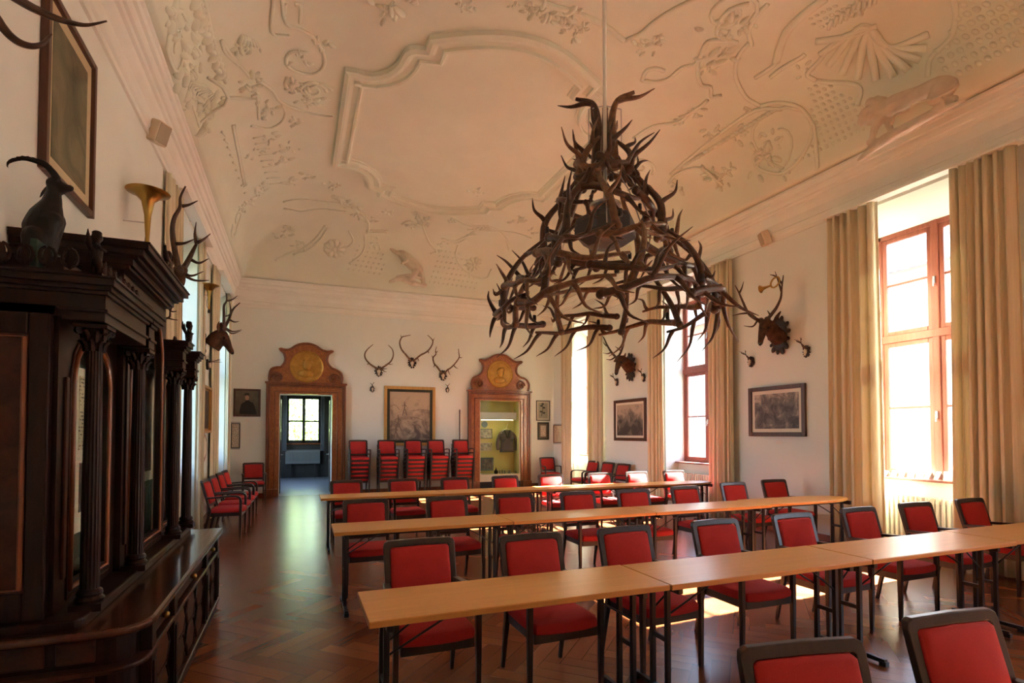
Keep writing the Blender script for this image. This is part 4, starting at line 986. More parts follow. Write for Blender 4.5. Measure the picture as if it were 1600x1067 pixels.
# central attic and projecting cornice
MB().box((xw, 4.02, 2.58), (CF+0.03, 5.18, 2.66)).build('attic', m_dark, cab)
b = MB()
for o, a, c in ((0.0, 2.64, 2.68), (0.03, 2.675, 2.70), (0.05, 2.695, 2.74), (0.08, 2.735, 2.76), (0.11, 2.755, 2.80), (0.14, 2.795, 2.83), (0.15, 2.828, 2.842)): b.box((xw, 4.02-o*0.45, a), (CF+0.03+o, 5.18+o*0.9, c))
b.build('crown_cornice', m_dark, cab, bevel=0.004)
# pierced scroll cresting along the near end and the front of the near bay
b = MB(); k = 0; x = xw+0.05
while x < -0.98:
    for s in (-1, 1):
        ps = [(x+s*0.004+s*0.032*math.sin(a)*(1-a/9), 3.14, 2.415+0.055+0.05*math.cos(a)*(1-a/9)) for a in [0.55*q for q in range(12)]]
        b.tube(ps, 0.008, 6)
    b.ell((x, 3.14, 2.47), (0.018, 0.012, 0.05), 8, 6); x += 0.085
y = 3.24
while y < 3.9:
    ps = [(-0.90, y+0.036*math.sin(a)*(1-a/9), 2.455+0.045*math.cos(a)*(1-a/9)) for a in [0.55*q for q in range(12)]]; b.tube(ps, 0.009, 6); b.ell((-0.90, y, 2.45), (0.014, 0.02, 0.045), 8, 6); y += 0.085
b.box((xw, 3.11, 2.398), (-0.88, 3.17, 2.412)); b.box((-0.93, 3.11, 2.398), (-0.87, 3.93, 2.412)); b.build('cresting', m_dark, cab)
b = MB(); y = 5.32
while y < 5.62: b.ell((-0.97, y, 2.42), (0.014, 0.03, 0.035+0.02*(y < 5.4)), 8, 6); y += 0.05
b.build('cresting', m_dark, cab)
# carved crest on top of the crown
b = MB(); c = V((-0.965, 5.02, 2.84))
b.ell(c+V((0, 0, 0.10)), (0.03, 0.09, 0.12), 12, 8)
for s in (-1, 1):
    b.tube(catmull([c+V((0, s*0.05, 0)), c+V((0, s*0.13, 0.03)), c+V((0, s*0.12, 0.12)), c+V((0, s*0.06, 0.15)), c+V((0, s*0.08, 0.08))], 5), 0.018, 8)
    b.tube(catmull([c+V((0, s*0.03, 0.16)), c+V((0, s*0.10, 0.20)), c+V((0, s*0.14, 0.27))], 5), [0.02]*6+[0.016]*2+[0.01]*3, 8)
b.ell(c+V((0, 0, 0.23)), (0.025, 0.03, 0.04), 10, 6); b.build('crest', m_dark, cab, smooth=True)

# things shown inside the cabinet
m_doc = M_text('document_print', (0.66, 0.58, 0.40), (0.10, 0.08, 0.06), 48, 0.5)
m_pr1 = M_art('old_photographs', [(0.35, (0.02, 0.02, 0.015)), (0.6, (0.10, 0.09, 0.06)), (0.8, (0.42, 0.36, 0.24))], 9, 1.5, 0.2, 2)
m_pr2 = M_art('sepia_hunter', [(0.3, (0.03, 0.025, 0.025)), (0.5, (0.15, 0.12, 0.10)), (0.72, (0.5, 0.43, 0.32))], 4, 1.2, 0.6, 5)
def sheet(p0, p1, label, parts, x=-1.135):
    a, c = at(*p0, 'x', x), at(*p1, 'x', x); y0, y1, z0, z1 = min(a.y, c.y), max(a.y, c.y), min(a.z, c.z), max(a.z, c.z)
    t = thing('mounted_print', label, 'print', (x, (y0+y1)/2, z0)); MB().box((x, y0, z0), (x+0.006, y1, z1)).build('mount_board', m_mat, t)
    for a, c, e, g, m in parts: MB().box((x+0.006, y0+(y1-y0)*a, z0+(z1-z0)*c), (x+0.009, y0+(y1-y0)*e, z0+(z1-z0)*g)).build('print', m, t)
sheet((118, 573), (164, 812), 'cream document sheet with small photographs in the near bay of the cabinet', [(0.08, 0.5, 0.9, 0.95, m_doc), (0.12, 0.12, 0.85, 0.42, m_pr1)])
sheet((190, 545), (237, 748), 'tall mounted print of a standing figure in the central bay of the cabinet', [(0.1, 0.1, 0.42, 0.9, m_doc), (0.5, 0.08, 0.92, 0.9, m_pr2)])
sheet((256, 607), (267, 757), 'narrow sheet with pictures and text in the far bay of the cabinet', [(0.1, 0.55, 0.9, 0.92, m_pr1), (0.1, 0.1, 0.9, 0.5, m_doc)])

# figures standing on the cabinet
def cherub(c, h, label, rz, mat=m_dark, wing=True, seated=False):
    R3 = Matrix.Rotation(rz, 3, 'Z'); s = h
    p = [([(0, 0, 0.88)], (0.095, 0.10, 0.11)), ([(0, 0, 0.78), (0, 0, 0.60), (0, 0.0, 0.44)], [0.05, 0.11, 0.10]),
         ([(-0.05, 0, 0.44), (-0.07, -0.05, 0.24), (-0.04, 0.0, 0.03)], [0.08, 0.06, 0.035]), ([(0.05, 0, 0.44), (0.09, 0.04, 0.24), (0.05, 0.02, 0.03)], [0.08, 0.06, 0.035]),
         ([(-0.10, 0, 0.70), (-0.19, -0.05, 0.62), (-0.14, -0.13, 0.60)], [0.045, 0.04, 0.03]), ([(0.10, 0, 0.70), (0.2, -0.02, 0.78), (0.22, -0.05, 0.92)], [0.045, 0.04, 0.03]),
         ([(0, -0.09, 0.86)], 0.02), ([(0, 0, 0.97)], (0.085, 0.09, 0.05)), ([(-0.1, 0, 0.02), (0.1, 0, 0.02)], [0.07, 0.07]), ([(-0.05, -0.04, 0.02)], (0.05, 0.07, 0.025)), ([(0.06, -0.04, 0.02)], (0.05, 0.07, 0.025))]
    if wing:
        for w in (-1, 1): p.append(([(w*0.04, 0.09, 0.62), (w*0.13, 0.14, 0.78), (w*0.19, 0.15, 0.98)], [0.03, 0.05, 0.012]))
    skel(p, c, R3, s, 'cherub_statuette', mat, label, 'statuette', 0.0045, 'carved cherubs on the cabinet columns')
cherub((-0.93, 3.24, 2.398), 0.25, 'carved wooden cherub with a raised wing on the near corner of the cabinet', 1.9)
cherub((-0.93, 5.72, 2.385), 0.29, 'small winged cherub silhouetted on the far column of the cabinet', 1.6)
# ibex bronze: built in the plane it is seen in, standing on the near bay
Y = 3.42
def ib(u, v, dy=0): return at(u, v, 'y', Y+dy)
b = MB()
def limb(pts, r, dy=0, n=12):
    cs = catmull([ib(u, v, dy) for u, v in pts], 5); m = len(cs); k = len(r)-1; RR = []
    for i in range(m):
        t = i/(m-1)*k; j = min(int(t), k-1); RR.append(r[j]+(r[j+1]-r[j])*(t-j))
    b.tube(cs, RR, n); b.ell(cs[0], (RR[0],)*3, 10, 8); b.ell(cs[-1], (RR[-1],)*3, 10, 8)
limb([(64, 388), (66, 360), (74, 338), (81, 318), (84, 300), (86, 293)], [0.062, 0.082, 0.072, 0.044, 0.031, 0.03])
limb([(58, 378), (56, 390), (60, 412)], [0.065, 0.05, 0.03], 0.05); limb([(56, 372), (52, 392), (51, 414)], [0.06, 0.045, 0.026], -0.05)
limb([(84, 345), (84, 372), (80, 398), (78, 414)], [0.052, 0.030, 0.022, 0.022], 0.035); limb([(80, 345), (76, 372), (73, 398), (72, 414)], [0.05, 0.030, 0.022, 0.022], -0.035)
limb([(84, 288), (92, 291), (104, 294), (110, 294)], [0.034, 0.032, 0.020, 0.016]); limb([(90, 294), (98, 299)], [0.026, 0.016])
limb([(78, 291), (72, 282)], [0.013, 0.005], -0.03); limb([(80, 291), (74, 283)], [0.012, 0.005], 0.03)
for dy in (-0.022, 0.022):
    cs = catmull([ib(90, 282, dy), ib(84, 272, dy*1.4), ib(72, 259, dy*1.9), ib(56, 252, dy*2.4), ib(36, 248, dy*2.8), ib(18, 252, dy*3), ib(11, 258, dy*3), ib(14, 264, dy*3)], 5); m = len(cs)
    b.tube(cs, [0.019*(1-0.86*i/(m-1)) for i in range(m)], 8)
    for i in range(2, m-4, 2): b.ell(cs[i]+V((0, 0, 0.007)), (0.018*(1-0.8*i/m),)*3, 8, 6)
limb([(77, 292), (68, 300), (62, 309)], [0.012, 0.009, 0.004], 0.045)
ibx = tag(b.build('ibex_statue', m_bronze, remesh=0.006, smooth=True), 'dark bronze ibex with long swept-back ridged horns on top of the cabinet', 'statue')
zi = at(66, 414, 'y', Y).z
tag(MB().box((-1.36, 3.24, 2.40), (-1.06, 3.60, zi+0.004)).build('statue_plinth', m_dark, bevel=0.006), 'dark low plinth under the bronze ibex on the cabinet', 'plinth')
# ================================================================ PICTURES
def picture(ax, u0, v0, u1, v1, fw, fmat, art, label, mount=0, ps=None, mm=None, dep=0.03, tilt=None, pz=None, inner=None, name='framed_picture', cat='picture'):
    """frame between two photo corners, hung on a wall plane. ax: 'B','R','L'"""
    pl = {'B': ('y', D), 'R': ('x', XR), 'L': ('x', XL)}[ax]; a, c = at(u0, v0, *pl), at(u1, v1, *pl)
    z0, z1 = min(a.z, c.z), max(a.z, c.z)
    if pz: z0, z1 = pz
    if ax == 'B': s0, s1 = sorted((a.x, c.x)); P = lambda s, o, z: (s, D-o, z)
    elif ax == 'R': s0, s1 = sorted((a.y, c.y)); P = lambda s, o, z: (XR-o, s, z)
    else: s0, s1 = sorted((a.y, c.y)); P = lambda s, o, z: (XL+o, s, z)
    if ps: s0, s1 = ps
    t = thing(name, label, cat, P((s0+s1)/2, 0, z0))
    bx = lambda b, sa, sb, za, zb, oa, ob: b.box(P(sa, oa, za), P(sb, ob, zb))
    b = MB(); e = 0.002
    bx(b, s0, s0+fw, z0, z1, e, dep); bx(b, s1-fw, s1, z0, z1, e, dep); bx(b, s0+fw, s1-fw, z0, z0+fw, e, dep); bx(b, s0+fw, s1-fw, z1-fw, z1, e, dep); b.build('frame', fmat, t, bevel=min(0.006, fw/5))
    q = fw
    if inner:
        iw, im = inner; b = MB(); bx(b, s0+q, s0+q+iw, z0+q, z1-q, e, dep*0.8); bx(b, s1-q-iw, s1-q, z0+q, z1-q, e, dep*0.8); bx(b, s0+q+iw, s1-q-iw, z0+q, z0+q+iw, e, dep*0.8); bx(b, s0+q+iw, s1-q-iw, z1-q-iw, z1-q, e, dep*0.8); b.build('inner_frame', im, t); q += iw
    if mount:
        b = MB(); bx(b, s0+q, s1-q, z0+q, z1-q, e, dep*0.45); b.build('mount', mm or m_mat, t); q += mount
    b = MB(); bx(b, s0+q, s1-q, z0+q, z1-q, e, dep*0.5+0.001); b.build('artwork', art, t)
    return t
m_brn = M_wood('brown_frame', (0.05, 0.018, 0.010), (0.11, 0.042, 0.02), 'z', 6, 0.35)
m_blk = M_flat('black_frame', (0.015, 0.012, 0.010), 0.35)
m_olv = M_flat('dark_green_inner_frame', (0.02, 0.025, 0.012), 0.5)
a_port = M_art('portrait_print', [(0.30, (0.05, 0.045, 0.02)), (0.5, (0.12, 0.11, 0.055)), (0.75, (0.24, 0.22, 0.12))], 2.2, 1.2, -0.1, 1)
a_hunt = M_art('drawing_of_hunters', [(0.28, (0.11, 0.085, 0.075)), (0.45, (0.34, 0.27, 0.20)), (0.62, (0.50, 0.40, 0.28))], 3.6, 0.8, 0.4, 3)
a_alp = M_art('mountain_print', [(0.36, (0.05, 0.045, 0.04)), (0.52, (0.20, 0.17, 0.14)), (0.68, (0.50, 0.40, 0.29))], 4.2, 0.5, 0.45, 4)
a_storm = M_art('stormy_print', [(0.36, (0.045, 0.04, 0.04)), (0.52, (0.17, 0.15, 0.13)), (0.66, (0.50, 0.41, 0.31))], 4.6, 0.7, 0.15, 8)
a_dark = M_art('dark_painting', [(0.35, (0.03, 0.022, 0.012)), (0.7, (0.12, 0.085, 0.05))], 4, 1, 0, 9)
a_grey = M_flat('grey_picture_glass', (0.22, 0.20, 0.18), 0.25)
a_bot = M_flat('pale_plant_print_paper', (0.50, 0.47, 0.36), 0.6)
a_txt = M_text('framed_text', (0.62, 0.54, 0.42), (0.12, 0.09, 0.07), 60, 0.48)
a_man = M_art('portrait_backdrop', [(0.3, (0.07, 0.06, 0.035)), (0.7, (0.17, 0.15, 0.10))], 2, 1, 0.2, 6)
# big portrait above the cabinet
picture('L', 57, 250, 141, 121, 0.05, m_brn, a_port, 'large brown-framed portrait print with cream mount high above the ibex', 0.09, mm=M_flat('cream_mount', (0.56, 0.47, 0.29), 0.7), dep=0.05, pz=(3.36, 4.60))
# man in a dark coat
t = picture('B', 365, 607, 407, 651, 0.05, m_brn, a_man, 'small brown-framed portrait of a seated man in dark coat and hat, left of the doorway')
c = at(387, 640, 'y', D-0.02); o = D-0.0185
b = MB()
for pts in ([(374, 650), (374.5, 640), (377, 631), (383, 627.5), (385, 625), (388, 625), (391, 627.5), (396, 630), (399, 638), (401, 650)],): b.prism([(p.x, o, max(p.z, at(386, 647, 'y', o).z)) for p in [at(u, v, 'y', o) for u, v in pts]], (0, -0.003, 0))
b.build('painted_coat', M_flat('painted_black_coat', (0.012, 0.013, 0.010), 0.5), t)
h = at(386, 621.5, 'y', o-0.003); MB().ell(h, (0.05, 0.003, 0.065), 16, 8).build('painted_face', M_flat('painted_skin', (0.45, 0.27, 0.17), 0.5), t)
h = at(386, 617, 'y', o-0.004); b = MB(); b.box((h.x-0.085, o-0.008, h.z-0.008), (h.x+0.085, o-0.003, h.z+0.006)); b.box((h.x-0.05, o-0.008, h.z), (h.x+0.05, o-0.003, h.z+0.05)); b.build('painted_hat', M_flat('painted_hat', (0.03, 0.022, 0.012), 0.5), t)
# big drawing between the doors
t = picture('B', 600, 602, 679.5, 703, 0.085, m_gilt, a_hunt, 'tall gilt-framed drawing of a hunting party in mountains above the chair stacks', 0, dep=0.05, inner=(0.075, m_olv), pz=(1.30, at(640, 604, 'y', D).z))
ink = M_flat('brown_ink', (0.15, 0.11, 0.085), 0.7); b = MB(); o = D-0.031
def fig(cx, cy, s):
    for pts, w in (([(0, -9), (0.5, -6), (0, -2)], 1.5), ([(0, -2), (-1.5, 3), (-2.5, 8)], 1.1), ([(0, -2), (2, 3), (3.5, 8)], 1.0), ([(-3.5, -5), (0, -6), (3.5, -4)], 0.8), ([(0, -10.6), (0, -9.6)], 1.4)):
        q = [at(cx+x*s, cy+y*s, 'y', o) for x, y in pts]; b.tube([V((p.x, o, p.z)) for p in catmull(q, 4)], 0.009*w*s, 6, 0.12, (0, 1, 0))
fig(632, 640, 1.15); fig(622, 662, 1.3); fig(618, 676, 1.0)
for pts in ([(610, 634), (618, 633), (624, 640)], [(636, 652), (648, 652), (660, 656)], [(645, 642), (655, 640), (668, 641)], [(618, 672), (625, 686), (634, 692)], [(632, 672), (642, 678), (650, 670), (644, 662)], [(664, 655), (668, 672), (666, 690)], [(628, 655), (640, 654)]):
    b.tube([V((p.x, o, p.z)) for p in catmull([at(u, v, 'y', o) for u, v in pts], 4)], 0.007, 6, 0.12, (0, 1, 0))
b.build('ink_figures', ink, t)
# two small pictures right of the show-case
t = picture('B', 837.5, 625.5, 859, 657.5, 0.022, m_blk, M_flat('pale_print_field', (0.30, 0.30, 0.22), 0.6), 'thin black-framed plant print, upper of the two small pictures right of the show-case', 0.06, mm=a_bot, dep=0.025)
b = MB(); o = D-0.017
b.tube([V((p.x, o, p.z)) for p in [at(u, v, 'y', o) for u, v in ((846, 650), (848, 642), (848, 632))]], 0.012, 6, 0.2, (0, 1, 0))
for u, v in ((846, 634), (850, 637), (848, 631), (845.5, 643), (850, 645)): b.ell(at(u, v, 'y', o), (0.045, 0.003, 0.03), 8, 6)
b.build('painted_sprig', M_flat('dark_sprig', (0.03, 0.035, 0.02), 0.6), t)
picture('B', 839.5, 659.5, 857.5, 687, 0.055, m_olv, a_txt, 'dark green framed text sheet, lower of the two small pictures right of the show-case', 0.05, mm=M_flat('brown_mount', (0.14, 0.11, 0.07), 0.7), dep=0.025)
# right wall
t = picture('R', 1010.5, 623, 961, 688, 0.075, m_brn, a_alp, 'brown-framed monochrome mountain landscape print between the far right-hand windows', 0.055, mm=m_mat, dep=0.04, pz=(1.47, 2.49))
t = picture('R', 1260, 601, 1172.5, 682.5, 0.07, m_brn, a_storm, 'brown-framed monochrome print of a stormy scene right of the middle window', 0.06, mm=m_mat, dep=0.045, pz=(1.60, 2.46))
# left wall beyond the cabinet
picture('L', 316, 604, 332, 672, 0.05, m_gilt, a_dark, 'gilt-framed dark painting under the mounted stag head on the left wall', 0.03, mm=m_gilt, dep=0.09, ps=(10.66, 11.56), pz=(1.66, 2.50))
# hexagonal plaque picture below it
p = at(323, 698, 'x', XL+0.01); p.y = 11.15; t = thing('hexagonal_plaque', 'small brown hexagonal framed plaque below the gilt picture on the left wall', 'plaque', tuple(p))
hx = [(XL+0.003, p.y+0.30*math.cos(a), p.z+0.26*math.sin(a)) for a in [PI/6+k*PI/3 for k in range(6)]]; MB().prism(hx, (0.03, 0, 0)).build('frame', m_burl, t, bevel=0.006)
MB().prism([(XL+0.033, p.y+0.21*math.cos(a), p.z+0.19*math.sin(a)) for a in [PI/6+k*PI/3 for k in range(6)]], (0.004, 0, 0)).build('field', m_mat, t)
MB().tube([(XL+0.012, p.y, p.z+0.2), (XL+0.012, p.y, p.z+0.36)], 0.02).build('hanging_loop', m_burl2, t)
# swing-out text frames at both ends of the far wall
def swing(u0, v0, u1, v1, x, y, label, fm):
    a = at(u0, v0, 'y', y); c = at(u1, v1, 'y', y); t = thing('swing_frame', label, 'frame', (x, y, min(a.z, c.z)))
    z0, z1 = sorted((a.z, c.z)); s0, s1 = sorted((a.x, c.x)); b = MB(); f = 0.022
    b.box((s0, y-0.012, z0), (s0+f, y+0.012, z1)); b.box((s1-f, y-0.012, z0), (s1, y+0.012, z1)); b.box((s0, y-0.012, z0), (s1, y+0.012, z0+f)); b.box((s0, y-0.012, z1-f), (s1, y+0.012, z1)); b.build('frame', fm, t, bevel=0.003)
    MB().box((s0+f, y-0.004, z0+f), (s1-f, y+0.004, z1-f)).build('text_sheet', a_txt, t)
    xe = s0 if abs(s0-x) < abs(s1-x) else s1
    for z in (z1+0.02, z0-0.02): MB().bar((x, y, z), (s1 if xe == s0 else s0, y, z), 0.018, 0.012).build('bracket_arm', m_black, t)
swing(864.5, 664, 880, 692, XR, D-0.55, 'hinged frame with a printed text sheet standing off the right wall in the far corner', m_brn)
swing(361, 661, 375, 700, XL, 14.75, 'hinged dark frame with small text sheets standing off the left wall in the far corner', m_blk)
# label cards below or beside the pictures
for ax, u, v, l in (('B', 386, 657, 'small white card under the portrait left of the doorway'), ('B', 685, 654, 'small white card right of the tall hunting drawing'), ('B', 727, 653, 'small white card beside the wooden pole'), ('R', 1217, 691, 'small white card under the stormy print on the right wall')):
    p = at(u, v, 'y' if ax == 'B' else 'x', D if ax == 'B' else XR)
    b = MB()
    if ax == 'B': b.box((p.x-0.05, D-0.004, p.z-0.03), (p.x+0.05, D+0.001, p.z+0.03))
    else: b.box((XR-0.004, p.y-0.06, p.z-0.03), (XR+0.001, p.y+0.06, p.z+0.03))
    tag(b.build('label_card', m_card), l, 'card', 'small label cards on the walls')
p = at(718, 640, 'y', D-0.03); b = MB(); b.tube([(p.x, D-0.05, 0.0), (p.x, D-0.05, p.z)], 0.018, 10); tag(b.build('wooden_pole', m_brn, smooth=True), 'dark wooden pole leaning upright on the end wall left of the show-case', 'pole')
p = at(1302, 829, 'x', XR); t = thing('wall_socket', 'round cream wall socket low on the right wall behind the second table row', 'socket', tuple(p))
MB().lathe([(0, 0), (0.04, 0), (0.04, 0.012), (0, 0.012)], (XR-0.001, p.y, p.z), 20, (-1, 0, 0)).build('cover', m_rad, t); MB().lathe([(0, 0), (0.02, 0), (0.02, 0.004), (0, 0.004)], (XR-0.013, p.y, p.z), 16, (-1, 0, 0)).build('inset', m_steel, t)

# ================================================================ VENEERED PORTAL SURROUNDS
def surround(x0, x1, zi, ox0, ox1, zo, tp, mc, mr, label, seed):
    """x0,x1,zi: opening; ox0,ox1,zo: outer edge; tp: pediment outline (photo px, left half then right half)"""
    t = thing('door_surround', label, 'door surround', ((x0+x1)/2, D-0.05, 0)); y1 = D-0.001; dp = 0.10
    for a, c in ((ox0, x0), (x1, ox1)):
        lo, hi = (a, c); b = MB(); b.box((lo, y1, 0.0), (hi, D-dp*0.6, zo)); j = b.build('jamb', m_burl, t)
    MB().box((x0, y1, zi), (x1, D-dp*0.6, zo)).build('lintel', m_burl, t)
    for off, w, h in ((0.0, 0.05, 0.13), (0.055, 0.045, 0.10), (0.20, 0.03, 0.085)):
        b = MB(); a0, a1, zt = ox0+off, ox1-off, zo-off
        b.box((a0, y1, 0.0), (a0+w, D-h, zt)); b.box((a1-w, y1, 0.0), (a1, D-h, zt)); b.box((a0+w, y1, zt-w), (a1-w, D-h, zt)); b.build('moulding', m_burl2, t, bevel=0.01)
    b = MB(); b.box((ox0-0.02, y1, 0), (x0-0.02, D-0.15, 0.20)); b.box((x1+0.02, y1, 0), (ox1+0.02, D-0.15, 0.20)); b.build('plinth_block', m_burl2, t, bevel=0.008)
    b = MB(); b.box((ox0-0.03, y1, zo-0.015), (ox1+0.03, D-0.17, zo+0.03)); b.build('top_ledge', m_burl2, t, bevel=0.008)
    pts = [at(u, v, 'y', D-0.06) for u, v in tp]; cs = catmull(pts, 3)
    poly = [(p.x, D-0.002, max(p.z, zo+0.03)) for p in cs]; pd = MB().prism(poly, (0, -0.075, 0)).build('pediment', m_burl, t)
    MB().tube([V((p.x, D-0.085, max(p.z, zo+0.04))) for p in cs], 0.032, 8).build('pediment_moulding', m_burl2, t, smooth=True)
    for p in (pts[1], pts[-2]):
        pass
    for sx, q in ((1, tp[0]), (-1, tp[-1])):
        w = at(q[0]+sx*11.0, q[1]-9.5, 'y', D-0.09); ps = []
        for k in range(26):
            a = k/25*3.6*PI; r = 0.145*(1-0.80*k/25); ps.append(V((w.x-sx*r*math.cos(a), D-0.10-0.0015*k, w.z+r*math.sin(a))))
        b = MB().tube(ps, [0.030-0.0006*k for k in range(26)], 8); b.ell(w+V((0, -0.03, 0)), (0.035, 0.03, 0.035)); b.build('volute', m_burl2, t, smooth=True)
    c = at(*mc, 'y', D-0.09); b = MB().lathe([(0, 0.0), (mr, 0.0), (mr, 0.03), (mr*0.95, 0.045), (mr*0.9, 0.035), (0, 0.035)], (c.x, D-0.077, c.z), 48, (0, -1, 0)); md = b.build('medallion', m_gold, t)
    b = MB(); f = D-0.115                                                       # profile head and shoulders in low relief
    s = mr/0.33*0.92
    b.ell((c.x, f, c.z+0.04*s), (0.095*s, 0.055, 0.125*s), 16, 10); b.ell((c.x+0.03*s, f, c.z+0.11*s), (0.09*s, 0.06, 0.065*s), 12, 8); b.ell((c.x+0.08*s, f, c.z+0.03*s), (0.025*s, 0.02, 0.02*s)); b.ell((c.x-0.02*s, f, c.z-0.16*s), (0.17*s, 0.05, 0.09*s), 16, 8)
    b.bar((c.x-0.01*s, f, c.z-0.12*s), (c.x, f, c.z-0.02*s), 0.07*s, 0.03, (0, 1, 0))
    rr = random.Random(seed)
    for k in range(7): b.ell((c.x+rr.uniform(-0.08, 0.08)*s, f-0.012, c.z+(0.10+rr.uniform(-0.03, 0.06))*s), (0.03*s, 0.02, 0.025*s), 8, 6)
    b.build('relief_head', m_gold, md, smooth=True)
    b = MB()
    for k in range(26):
        a = 2*PI*k/26
        if abs(math.sin(a)+1) < 0.1: continue
        q = V((c.x+mr*0.80*math.cos(a), D-0.113, c.z+mr*0.80*math.sin(a))); b.ell(q, (0.014, 0.010, 0.024) if k % 3 else (0.02, 0.01, 0.012), 8, 6)
    b.build('rim_relief', m_gold, md, smooth=True)
    return t
o1a, o1b = at(416, 598, 'y', D-0.1).x, at(540.5, 601, 'y', D-0.1).x; zo = at(478, 599.5, 'y', D-0.1).z
surround(DX0, DX1, DZ, o1a, o1b, zo, [(421.5, 599), (421, 588), (424, 577), (433, 574), (440, 573), (446, 563), (444, 552), (437, 545), (446, 546.5), (454, 545.5), (465, 539), (479, 537), (492, 540), (503, 547), (512, 549.5), (520.5, 549), (513, 554), (511.5, 566), (518, 575), (526, 578.5), (533, 584), (534.5, 592), (533, 601)],
         (479.5, 573), 0.425, 'walnut portal with gilded medallion around the open doorway', 1)
o2a, o2b = at(732, 611, 'y', D-0.1).x, at(829, 613, 'y', D-0.1).x; zo2 = at(780, 611.5, 'y', D-0.1).z
surround(NX0, NX1, NZ, o2a, o2b, zo2, [(737, 609), (736, 600), (739, 591), (746, 587.5), (752, 583), (755, 576), (753.5, 568), (749, 562.5), (756, 563), (763, 561), (772, 556), (781, 554.5), (791, 556.5), (800, 563), (807, 566), (815.5, 565.5), (808, 571), (806.5, 582), (812, 589), (820, 592), (825, 598), (826, 604), (824.5, 612)],
         (781.5, 584.5), 0.415, 'walnut portal with gilded medallion around the lit show-case', 2)

# ---- show-case niche: pale yellow lining, lamp pelmet, jacket and pictures
m_lin = M_flat('yellow_lining', (0.62, 0.58, 0.22), 0.9); m_pel = M_flat('grey_pelmet', (0.52, 0.52, 0.45), 0.5)
yb = D+0.52; zs = at(780, 741, 'y', D).z; zb = at(780, 752, 'y', D).z
cse = thing('show_case', 'lit glass show-case with yellow lining set into the right-hand walnut portal', 'showcase', ((NX0+NX1)/2, D+0.02, 0))
b = MB(); b.box((NX0, yb, zs-0.02), (NX1, yb+0.02, NZ)); b.box((NX0, D+0.02, zs-0.02), (NX0+0.012, yb, NZ)); b.box((NX1-0.012, D+0.02, zs-0.02), (NX1, yb, NZ)); b.box((NX0, D+0.02, NZ-0.012), (NX1, yb, NZ)); b.build('lining', m_lin, cse)
MB().box((NX0+0.003, D-0.02, zb), (NX1-0.003, yb, zs)).build('shelf_base', M_flat('cream_base', (0.74, 0.66, 0.46), 0.6), cse, bevel=0.004)
MB().box((NX0+0.003, D+0.01, 0.0), (NX1-0.003, yb, zb)).build('dark_kick', m_black, cse)
pz1, pz0 = at(780, 644, 'y', D+0.06).z, at(780, 656, 'y', D+0.06).z
MB().box((NX0+0.013, D+0.06, pz0), (NX1-0.10, D+0.20, pz1)).build('lamp_pelmet', m_pel, cse, bevel=0.004)
MB().box((NX0+0.012, D+0.018, zs), (NX1-0.012, D+0.024, NZ-0.012)).build('pane', m_case, cse)
for x in (NX0+0.012, NX1-0.035): MB().box((x, D+0.0, zs), (x+0.022, D+0.03, NZ)).build('edge_strip', m_mat, cse)
tube_ = NT('lamp_glow'); tube_.b.inputs['Emission Color'].default_value = (1, 0.86, 0.45, 1); tube_.b.inputs['Emission Strength'].default_value = 14
MB().tube([(NX0+0.10, D+0.13, pz0+0.01), (NX1-0.2, D+0.13, pz0+0.01)], 0.014, 8).build('lamp_tube', tube_.m, cse)
# jacket on a hanger, hung from a hook
J = lambda u, v, o=0: at(u, v, 'y', D+0.30+o)
t = thing('hunting_jacket', 'dark grey-brown jacket on a hanger in the show-case', 'jacket', tuple(J(794, 706)))
m_jk = M_fabric('loden', (0.055, 0.045, 0.04), (0.10, 0.085, 0.07), sc=200)
rings = []
for v, ul, ur, dpt in ((672, 786, 798, 0.03), (675, 781.5, 802, 0.05), (680, 780, 803.5, 0.075), (690, 782, 802, 0.085), (700, 781.5, 803, 0.09), (706.5, 780.5, 804, 0.09)):
    a, c = J(ul, v), J(ur, v); cx, w = (a.x+c.x)/2, (c.x-a.x)/2
    rings.append([(cx+w*math.copysign(abs(math.cos(q))**0.7, math.cos(q)), D+0.30+dpt*math.sin(q), a.z) for q in [2*PI*k/20 for k in range(20)]])
MB().loft(rings).build('body', m_jk, t, smooth=True)
for pts in ([(783, 676), (779, 684), (777.5, 695), (778.5, 703)], [(801, 677), (805, 684), (807, 695), (806, 703.5)]):
    MB().tube(catmull([J(u, v) for u, v in pts], 4), [0.05]*5+[0.055]*4+[0.05]*4, 10).build('sleeve', m_jk, t, smooth=True)
b = MB()
for pts in ([(788, 672), (791, 678), (793, 684)], [(797, 672), (795, 678), (793, 684)]): b.tube(catmull([J(u, v, -0.09) for u, v in pts], 4), 0.026, 8, 0.35, (0, 1, 0))
b.build('lapel', m_olv, t, smooth=True)
for (ua, va) in ((784, 687), (797, 687)): a = J(ua, va, -0.09); MB().box((a.x, a.y-0.006, a.z-0.06), (a.x+0.11, a.y+0.01, a.z+0.02)).build('pocket', m_olv, t)
b = MB(); b.tube([J(782, 674), J(792, 669.5), J(802, 675)], 0.012, 8); b.tube(catmull([J(792, 670), J(792, 665), J(794, 662), J(792, 660)], 4), 0.006, 6); b.build('hanger', m_mat, t, smooth=True)
